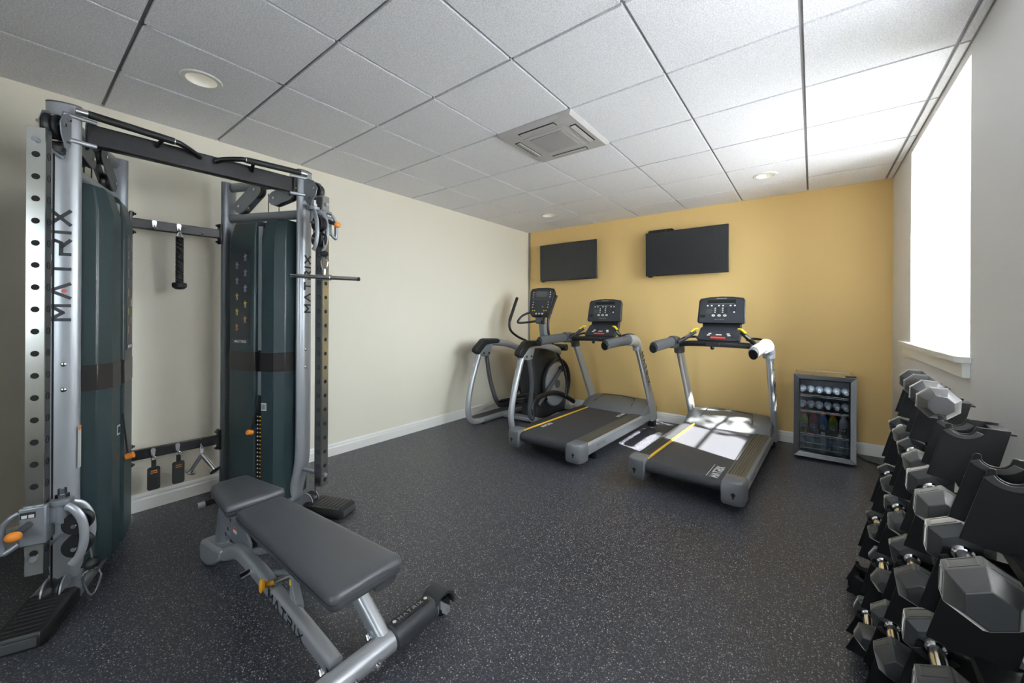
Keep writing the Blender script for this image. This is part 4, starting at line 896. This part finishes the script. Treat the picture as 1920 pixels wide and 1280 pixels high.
    MB().tube(pts[:12], 0.0205, 12).build('handle_grip', M_rubber, hd)
    MB().cyl(E_(EX+sg*0.16, 4.56, 0.92), E_(EX+sg*0.33, 4.56, 0.92), 0.045, n=20).build('pivot_boss', M_black, el)
    # disc with crank
    dx = EX+sg*0.165
    mb = MB(); mb.lathe([(0.01, 0.03), (0.20, 0.028), (0.285, 0.020), (0.30, 0.0)], E_(dx, 4.56, 0.42), (sg, 0, 0), 48); dc = mb.build('crank_disc', M_lsilver, el)
    MB().lathe([(0.055, 0.03), (0.055, 0.036), (0.004, 0.037)], E_(dx, 4.56, 0.42), (sg, 0, 0), 24).build('disc_boss', M_dgrey, dc)
    MB().tube([E_(dx+sg*0.02, 4.56+0.325*math.cos(R(q)), 0.43+0.325*math.sin(R(q))) for q in range(-35, 215, 8)], 0, 8, ru=0.03, rv=0.018, upv=(1, 0, 0)).build('disc_guard', M_black, el)
    q = -1 if sg > 0 else 1
    MB().tube([E_(dx+sg*0.055, 4.60-q*0.02, 0.62), E_(dx+sg*0.06, 4.30, 0.40), E_(dx+sg*0.06, 4.05, 0.22)], 0, 10, ru=0.022, rv=0.026, upv=(1, 0, 0)).build('crank_link', M_dgrey, el)
    MB().ball(E_(dx+sg*0.055, 4.60-q*0.02, 0.62), 0.045, (0.8, 1, 1)).build('crank_joint', M_black, el)
    # fixed side grips
    mb = MB(); gx = EX+sg*0.17+0.05
    mb.tube(crs([E_(EX+0.05, 4.33, 1.275), E_(EX+0.05+sg*0.12, 4.25, 1.255), E_(gx+sg*0.02, 4.14, 1.245), E_(gx+sg*0.03, 4.12, 1.27), E_(EX+0.05+sg*0.17, 4.18, 1.34), E_(EX+0.05+sg*0.12, 4.28, 1.385)], 6), 0.0145, 10); fg_ = mb.build('fixed_grip', M_black, el)
# centre column and foot
rs = []
for z, y0, y1, w in ((0.02, 4.12, 4.96, 0.14), (0.12, 4.14, 4.96, 0.14), (0.35, 4.12, 4.92, 0.14), (0.60, 4.08, 4.88, 0.13), (0.78, 4.05, 4.80, 0.115), (0.90, 4.10, 4.70, 0.10), (0.96, 4.20, 4.64, 0.08)):
    rs.append([E_(EX+a*w*2, (y0+y1)/2+b*(y1-y0), z) for a, b in rrect(1, 1, 0.22, 4)])
bd_ = MB().rings(rs).build('drive_housing', mat('housing_charcoal', '#25272b', 0.35, 0.1, bump=0.03), el, ang=50)
MB().ext([(0.07, 0.72), (-0.07, 0.72), (-0.085, 0.86), (0.085, 0.86)], 4.02-EY, 4.14-EY, 'xz').build('bottle_holder', M_black, bd_, bev=0.01)
MB().box(E_(EX, 4.05, 0.035), (0.62, 0.12, 0.05)).box(E_(EX, 4.92, 0.035), (0.5, 0.1, 0.05)).box(E_(EX, 4.45, 0.03), (0.10, 0.9, 0.04)).build('base_frame', M_lsilver, el, bev=0.012)
MB().tube([E_(EX+0.03, 4.50, 0.93), E_(EX+0.05, 4.42, 1.15), E_(EX+0.055, 4.37, 1.34)], 0, 14, ru=0.055, rv=0.042, upv=(1, 0, 0)).build('console_mast', M_silver, el)
Tc = Mx.Translation(E_(EX+0.06, 4.36, 1.515)) @ Mx.Rotation(R(9), 4, 'Z') @ Mx.Rotation(R(72), 4, 'X') @ Mx.Diagonal((1.22, 1.2, 1.1, 1))
oc = [(-0.125, -0.12), (-0.085, -0.165), (0.085, -0.165), (0.125, -0.12), (0.145, 0.13), (0.13, 0.16), (0.06, 0.172), (-0.06, 0.172), (-0.13, 0.16), (-0.145, 0.13)]
mb = MB(Tc); rg = lambda k, z: [V((x*k, y*k, z)) for x, y in oc]
mb.rings([rg(0.75, -0.07), rg(0.97, -0.045), rg(1.0, 0.0), rg(1.0, 0.012), rg(0.95, 0.02)]); cs = mb.build('console', M_black, el, ang=30)
MB(Tc).ext([(x*0.91, y*0.92) for x, y in oc], 0.0195, 0.0215).build('console_face', M_panel, cs, smooth=False)
MB(Tc).ext(rrect(0.13, 0.07, 0.004, 2, 0, 0.09), 0.0215, 0.0225).build('display_window', M_lcd, cs, smooth=False)
ks = [(x*(1-0.1*(y < 0.05)), y, 0.006) for x in (-0.10, 0.10) for y in (0.115, 0.088, 0.060, 0.0, -0.03, -0.06)]+[(0.03, -0.055, 0.006)]+[(x, -0.135, 0.010) for x in (-0.035, 0.0, 0.035)]
for x, y, r in ks: MB(Tc).ext(circ(r, 10, x, y), 0.0215, 0.0228).build('key', M_button, cs, smooth=False)
for x in (-0.085, -0.06, 0.05, 0.075): MB(Tc).ext(circ(0.007, 10, x, -0.10), 0.0215, 0.0228).build('amber_key', M_ylev, cs, smooth=False)
MB(Tc).box((0, 0.035, 0.022), (0.22, 0.003, 0.001)).build('face_line', M_inkg, cs, smooth=False)
MB(Tc).ext([(-0.05, -0.165), (0.05, -0.165), (0.04, -0.235), (-0.04, -0.235)], -0.04, 0.0).build('console_neck', M_dgrey, cs, bev=0.006)

# ------------------------------------------------------------------ drinks cooler
CX0, CX1, CY0, CY1, CZ1 = -0.140, 0.314, 4.602, 5.06, 0.800
cw = CX1-CX0; ccx = (CX0+CX1)/2
ck = thing('drinks_cooler', 'stainless glass-door drinks cooler standing against the ochre wall', 'refrigerator', (ccx, CY0, 0))
h = cw/2
M_cab = mat('cooler_steel_top', '#b9b2a0', 0.28, 0.85, bump=0.05, bscale=60, stretch=(40, 1, 1))
M_int = mat('cooler_liner', '#6a6d70', 0.5, bump=0.02)
mb = MB()
for c, d in (((-h+0.012, 0.26, 0.41), (0.02, 0.40, 0.77)), ((h-0.012, 0.26, 0.41), (0.02, 0.40, 0.77)), ((0, 0.26, CZ1-0.018), (cw-0.004, 0.40, 0.02)), ((0, 0.26, 0.035), (cw-0.004, 0.40, 0.03)), ((0, 0.45, 0.41), (cw-0.004, 0.02, 0.77))): mb.box(c, d)
mb.build('cabinet', M_cab, ck, smooth=False, bev=0.003)
mb = MB()
for c, d in (((-h+0.026, 0.25, 0.41), (0.008, 0.36, 0.72)), ((h-0.026, 0.25, 0.41), (0.008, 0.36, 0.72)), ((0, 0.436, 0.41), (cw-0.05, 0.008, 0.72)), ((0, 0.25, 0.056), (cw-0.05, 0.36, 0.010)), ((0, 0.25, CZ1-0.032), (cw-0.05, 0.36, 0.008))): mb.box(c, d)
mb.build('liner', M_int, ck, smooth=False)
MB().box((0, 0.065, CZ1-0.040), (0.30, 0.018, 0.006)).build('interior_lamp', mat('cooler_lamp', '#f4f8ff', 0.4, emit=24.0), ck, smooth=False)
dr = MB(); fwid = 0.042; z0, z1 = 0.028, CZ1
A_ = [(-h, z0), (h, z0), (h, z1), (-h, z1)]; B_ = [(-h+fwid, z0+fwid), (h-fwid, z0+fwid), (h-fwid, z1-fwid), (-h+fwid, z1-fwid)]
for i in range(4):
    j = (i+1) % 4; q = [A_[i], A_[j], B_[j], B_[i]]
    dr.rings([[V((x, 0.0 if k < 2 else 0.004, z)) for k, (x, z) in enumerate(q)], [V((x, 0.05, z)) for x, z in q]])
door = dr.build('door', mat('door_steel', '#8c8c8e', 0.24, 1.0, bump=0.04, bscale=60, stretch=(1, 1, 40)), ck, smooth=False, bev=0.0015, seg=1)
MB().box((0, 0.020, (z0+z1)/2), (cw-2*fwid+0.004, 0.006, z1-z0-2*fwid+0.004)).build('door_glass', M_fglass, door, smooth=False)
gk = MB()
for c, d in (((-h+fwid+0.004, 0.036, 0.414), (0.01, 0.02, 0.69)), ((h-fwid-0.004, 0.036, 0.414), (0.01, 0.02, 0.69)), ((0, 0.036, z0+fwid+0.004), (0.37, 0.02, 0.01)), ((0, 0.036, z1-fwid-0.004), (0.37, 0.02, 0.01))): gk.box(c, d)
gk.build('door_gasket', M_black, door, smooth=False)
MB().box((h-0.04, 0.035, CZ1+0.006), (0.075, 0.06, 0.010)).build('top_hinge', M_black, ck, bev=0.002)
for x in (-h+0.05, h-0.05):
    for y in (0.1, 0.42): MB().cyl((x, y, 0), (x, y, 0.025), 0.018, n=12).build('foot', M_black, ck)
SH = {'a': 0.600, 'b': 0.452, 'c': 0.232}
for z in SH.values():
    mb = MB(); mb.tube([(-h+0.032, 0.075, z), (h-0.032, 0.075, z)], 0.004, 8); mb.tube([(-h+0.032, 0.075, z-0.014), (h-0.032, 0.075, z-0.014)], 0.003, 8); mb.tube([(-h+0.032, 0.42, z), (h-0.032, 0.42, z)], 0.004, 8)
    for k in range(19): mb.tube([(-h+0.04+k*(cw-0.08)/18, 0.075, z), (-h+0.04+k*(cw-0.08)/18, 0.42, z)], 0.0022, 6)
    mb.build('wire_shelf', M_chrome, ck)
for z in (0.105, 0.155): MB().tube([(-h+0.032, 0.048, z), (h-0.032, 0.048, z)], 0.003, 8).build('bottle_guard', M_chrome, ck)
def bottle_meshes(kind, col=None, cap='#e8ebee'):
    root = thing('bottle', '', 'bottle', (0, 0, -5))
    if kind == 'water':
        body = [(0.028, 0), (0.032, 0.006), (0.031, 0.02), (0.0325, 0.03), (0.031, 0.045), (0.0325, 0.06), (0.032, 0.11), (0.0315, 0.125), (0.026, 0.148), (0.014, 0.172), (0.0125, 0.182)]
        MB().lathe([(q*0.965, z) for q, z in body], n=22).build('bottle_body', M_pet, root)
        MB().lathe([(0.0145, 0.180), (0.0150, 0.182), (0.0150, 0.196), (0.0135, 0.198), (0.007, 0.198), (0.0068, 0.1965), (0.0001, 0.1965)], n=20).build('cap', mat('white_cap', '#eef2f4', 0.4), root)
        MB().lathe([(0.0319, 0.066), (0.0319, 0.108)], n=22, caps=False).build('label_band', mat('water_label', '#b9c8e6', 0.4, var=0.25, vscale=40), root)
    else:
        body = [(0.030, 0), (0.0345, 0.006), (0.0345, 0.05), (0.0335, 0.075), (0.0345, 0.095), (0.034, 0.125), (0.029, 0.150), (0.019, 0.170), (0.0165, 0.176)]
        MB().lathe(body, n=24).build('bottle_body', mat('drink_'+col, '#'+col, 0.2, spec=0.6, bump=0.02), root)
        MB().lathe([(0.0185, 0.175), (0.020, 0.177), (0.0195, 0.195), (0.012, 0.199), (0.0001, 0.1995)], n=20).build('cap', mat('cap_'+cap.strip('#'), cap, 0.4), root)
        mb = MB(); rs = []
        for a in range(-40, 41, 10):
            t = R(a); rs.append([V((0.0352*math.sin(t), -0.0352*math.cos(t), z)) for z in (0.022, 0.088)]+[V((0.0347*math.sin(t), -0.0347*math.cos(t), z)) for z in (0.088, 0.022)])
        mb.rings(rs); mb.build('label_band', mat('sport_label_'+col, '#565d5e', 0.4, var=0.3, vscale=50), root)
        g = MB(); add_text(g, 'G', 0.052, frame((-0.006, -0.0362, 0.072), (1, 0, 0), (0, 0, 1))); g.build('emblem', M_inkw, root, smooth=False)
    return root
def put(proto, first, loc, label, group, rot=(0, 0, 0)):
    o = proto if first else clone(proto)
    o.location = loc; o.rotation_euler = rot; o['label'] = label; o['group'] = group; return o
ORD = ['sixth from the hinge side', 'fifth from the hinge side', 'fourth from the hinge side', 'third from the hinge side', 'second from the hinge side', 'first on the hinge side']
wp = bottle_meshes('water'); first = True
for key, nm in (('a', 'top'), ('b', 'second')):
    for k in range(6):
        x = ccx-0.163+k*0.0652
        put(wp, first, (x, CY0+0.30, SH[key]+0.037), 'water bottle lying on the %s cooler shelf, %s' % (nm, ORD[k]), 'water bottles lying on the %s cooler shelf' % nm, (R(90), R(17*k), 0)); first = False
SP = [('8c9a22', 'yellow-green'), ('7a2430', 'dark red'), ('2f5fa8', 'blue'), ('74861c', 'olive green')]
for k, (c, nm) in enumerate(SP):
    b = bottle_meshes('sport', c, '#e0492c')
    put(b, True, (ccx-0.150+k*0.073, CY0+0.125, SH['c']+0.004), '%s sports drink bottle with orange cap on the third cooler shelf' % nm, 'sports drinks on the third cooler shelf')
b = bottle_meshes('sport', 'aab0bf', '#c9ced6'); put(b, True, (ccx+0.145, CY0+0.125, SH['c']+0.004), 'clear pale sports drink bottle without an orange cap on the third cooler shelf', 'sports drinks on the third cooler shelf')
for k in range(6):
    put(wp, False, (ccx-0.163+k*0.0652, CY0+0.19, 0.0615), 'water bottle in the back row on the cooler floor, %s' % ORD[k], 'water bottles standing on the cooler bottom')
for k, x in enumerate((ccx-0.006, ccx+0.115)):
    put(wp, False, (x, CY0+0.083 if False else CY0+0.088, 0.0615), 'water bottle at the front of the cooler floor, %s the hinge side' % ('farther from' if k == 0 else 'nearer'), 'water bottles standing on the cooler bottom')
pc = thing('power_cord', 'thin black power cord lying along the baseboard right of the cooler', 'cord', (0.42, 5.0, 0))
MB().tube(crs([(-0.12, 0.05, 0.10), (-0.085, 0.0, 0.03), (-0.02, -0.09, 0.006), (0.06, -0.16, 0.006), (0.14, -0.26, 0.006)], 6), 0.005, 8).build('cable', M_black, pc)

# ------------------------------------------------------------------ dumbbell rack and dumbbells
RK = thing('dumbbell_rack', 'black five-tier saddle dumbbell rack along the window wall', 'rack', (0.306, 1.85, 0), R(-3.1))
RM = Mx.Translation((0.306, 1.85, 0)) @ Mx.Rotation(R(-3.1), 4, 'Z')
TIER = [(0.0, 1.05), (-0.045, 0.83), (-0.085, 0.60), (-0.128, 0.37), (-0.172, 0.14)]
COLY = [-0.685, -0.260, 0.170, 0.597]     # first plate of each saddle pair, near to far
def saddle_plate(x0, z0, y, low):
    # front horn, cradle, rear horn, then the sloping back edge
    p = []
    for k in range(7): a = R(200-k*24); p.append((x0+0.008+0.008*math.cos(a), z0-0.008+0.008*math.sin(a)))
    for k in range(9):
        a = R(212+k/8*116); p.append((x0+0.0325+0.0225*math.cos(a), z0-0.001+0.0225*math.sin(a)))
    for k in range(4): a = R(130-k*25); p.append((x0+0.060+0.007*math.cos(a), z0-0.007+0.007*math.sin(a)))
    p += [(x0+0.116, z0-0.002), (x0+0.116-0.035, z0-low), (x0-0.035, z0-low+0.02), (x0-0.008, z0-0.04)]
    return MB().ext(p, y-0.003, y+0.003, 'xz')
M_liner = mat('saddle_liner', '#2b2a29', 0.45, bump=0.06)
for ti, (tx, tz) in enumerate(TIER):
    low = 0.17 if ti < 4 else 0.125
    for y in COLY:
        mb = MB()
        for yy in (y, y+0.112):
            q = saddle_plate(tx, tz, yy, low); b0 = len(mb.v); mb.v += q.v; mb.f += [(tuple(i+b0 for i in f), m) for f, m in q.f]
        mb.box((tx+0.108, y+0.056, tz-0.012), (0.036, 0.106, 0.005)); mb.box((tx+0.045, y+0.056, tz-low+0.02), (0.10, 0.106, 0.005))
        ln = mb
        for yy in (y-0.0042, y+0.112-0.0042):
            p = [(tx+0.0325+0.0255*math.cos(R(205+t*13)), tz-0.001+0.0255*math.sin(R(205+t*13))) for t in range(11)]+[(tx+0.0325+0.046*math.cos(R(325-t*11)), tz+0.008+0.046*math.sin(R(325-t*11))) for t in range(11)]
            ln.ext(p, yy-0.001, yy+0.0011, 'xz', m=1)
        mb.build('saddle', [M_rack, M_liner], RK, bev=0.0018, seg=2)
    mb = MB(); mb.box((tx+0.065, -0.03, tz-low+0.002), (0.07, 1.60, 0.03)); mb.build('tier_beam', M_rack, RK, bev=0.003)
for y in (-0.80, 0.745):
    mb = MB(); mb.rings([[V((x+a, y+b, z)) for a, b in ((-0.03, -0.02), (0.03, -0.02), (0.03, 0.02), (-0.03, 0.02))] for x, z in ((0.075-0.172, 0.03), (0.105, 0.96))])
    mb.build('upright', M_rack, RK, bev=0.003)
    mb = MB(); mb.box((0.0, y, 0.0175), (0.40, 0.06, 0.035)); mb.build('base_foot', M_rack, RK, bev=0.004)
def dumbbell(label, group, tier, col, rad, ln, tilt, sides=6, num=None):
    tx, tz = TIER[tier]; y = COLY[col]+0.056
    c = RM @ V((tx+0.0325, y, tz-0.0235+0.019))
    t = thing('dumbbell', label, 'dumbbell', c, R(-3.1), group)
    yi = 0.066
    mb = MB(); mb.lathe([(0.0135, -yi-0.01), (0.0135, -yi), (0.0185, -yi+0.006), (0.0185, -yi+0.014), (0.0145, -yi+0.018), (0.0165, 0), (0.0145, yi-0.018), (0.0185, yi-0.014), (0.0185, yi-0.006), (0.0135, yi), (0.0135, yi+0.01)], (0, 0, 0), (0, 1, 0), 20)
    mb.build('handle', M_chrome, t)
    for sg in (-1, 1):
        mb = MB(); rg = lambda k, yy: [V((rad*k*math.cos(2*PI*i/sides+R(tilt)), sg*yy, rad*k*math.sin(2*PI*i/sides+R(tilt)))) for i in range(sides)]
        mb.rings([rg(0.58, yi), rg(0.96, yi+ln*0.12), rg(1.0, yi+ln*0.15), rg(1.0, yi+ln*0.56), rg(0.985, yi+ln*0.59), rg(0.63, yi+ln*0.975), rg(0.59, yi+ln)])
        hd = mb.build('head', M_dumb, t, ang=20, bev=0.0015, seg=2)
        # raised frame and number on the facets that catch the light
        g = MB(); f = 2*PI/sides
        for k in range(sides):
            a = f*(k+0.5)+R(tilt)
            if not (0.2 < a % (2*PI) < 3.6): continue
            nrm = V((math.cos(a), 0, math.sin(a))); ap = rad*math.cos(f/2); tx_ = V((-math.sin(a), 0, math.cos(a)))
            o = nrm*(ap+0.0006)+V((0, sg*(yi+ln*0.355), 0)); Tt = frame(o, -tx_, nrm.cross(-tx_))
            w2, h2 = rad*0.72, ln*0.30
            for (cx, cy, ww, hh) in ((0, h2/2, w2, 0.0016), (0, -h2/2, w2, 0.0016), (w2/2, 0, 0.0016, h2), (-w2/2, 0, 0.0016, h2)): g.box((cx, cy, 0), (ww, hh, 0.0012), T=Tt)
            if num: add_text(g, num, 0.62*h2, Tt)
        g.build('embossed_mark', M_dumb, hd, smooth=False)
    return t
TN = ['top', 'second', 'third', 'fourth', 'lowest']
PLACE = {3: 'at the far end', 2: 'second from the far end', 1: 'second from the near end', 0: 'at the near end'}
SPEC = [  # tier, column, radius, head length, tilt, sides, number
    (0, 3, 0.054, 0.088, 22, 8, None), (0, 2, 0.056, 0.092, 20, 8, None),
    (1, 3, 0.044, 0.080, 38, 6, None), (1, 2, 0.046, 0.082, 38, 6, None), (1, 1, 0.057, 0.095, 27, 6, None), (1, 0, 0.060, 0.102, 28, 6, None),
    (2, 3, 0.042, 0.075, 40, 6, None), (2, 2, 0.044, 0.080, 30, 6, '20'), (2, 1, 0.053, 0.092, 38, 6, None), (2, 0, 0.056, 0.098, 26, 6, None),
    (3, 3, 0.040, 0.072, 40, 6, '25'), (3, 2, 0.042, 0.075, 2, 6, None), (3, 1, 0.052, 0.090, 42, 6, None), (3, 0, 0.054, 0.095, 40, 6, None),
    (4, 2, 0.045, 0.080, 10, 6, None)]
for ti, co, rad, ln, tl, sd, nu in SPEC:
    if ti == 0: lab = 'black faceted dumbbell on the rack top tier, ' + ('the farther of the two' if co == 3 else 'the nearer of the two')
    elif ti == 4: lab = 'the only hex dumbbell resting on the lowest rack tier'
    else: lab = '%s hex dumbbell on the rack %s tier, %s' % ('big black' if rad > 0.05 else 'small black', TN[ti], PLACE[co])
    dumbbell(lab, 'dumbbells on the rack %s tier' % TN[ti] if ti < 4 else None, ti, co, rad, ln, tl, sd, nu)

# ------------------------------------------------------------------ tree outside the window, dappling the sun
tr_ = thing('garden_tree', 'leafy garden tree standing outside the deep window', 'tree', (3.7, 3.1, 0))
MB().tube([(0.95, 0.75, -0.2), (0.9, 0.72, 1.6), (0.8, 0.7, 3.2), (0.55, 0.45, 4.3)], 0.07, 10).tube([(0.8, 0.7, 3.2), (0.4, 0.35, 4.0), (0.05, 0.05, 4.6)], 0.02, 8).build('trunk', mat('bark', '#5c4a3a', 0.9, bump=0.8, bscale=40), tr_)
mb = MB(); rl_ = random.Random(11)
for k in range(620):
    while True:
        p = V((rl_.uniform(-1, 1), rl_.uniform(-1, 1), rl_.uniform(-1, 1)))
        if p.length < 1: break
    c = V((p.x*0.6, p.y*0.55, 4.2+p.z*1.2)); a = V((rl_.gauss(0, 1), rl_.gauss(0, 1), rl_.gauss(0, 1))).normalized(); b = a.orthogonal().normalized(); n = a.cross(b)*0.012
    s_ = rl_.uniform(0.06, 0.11)
    mb.add([c-a*s_, c+b*s_*0.45+n, c+a*s_, c-b*s_*0.45+n], [(0, 1, 2), (0, 2, 3)])
mb.build('foliage', mat('leaf_green', '#5f7d3a', 0.6, var=0.3, vscale=3), tr_, smooth=False)
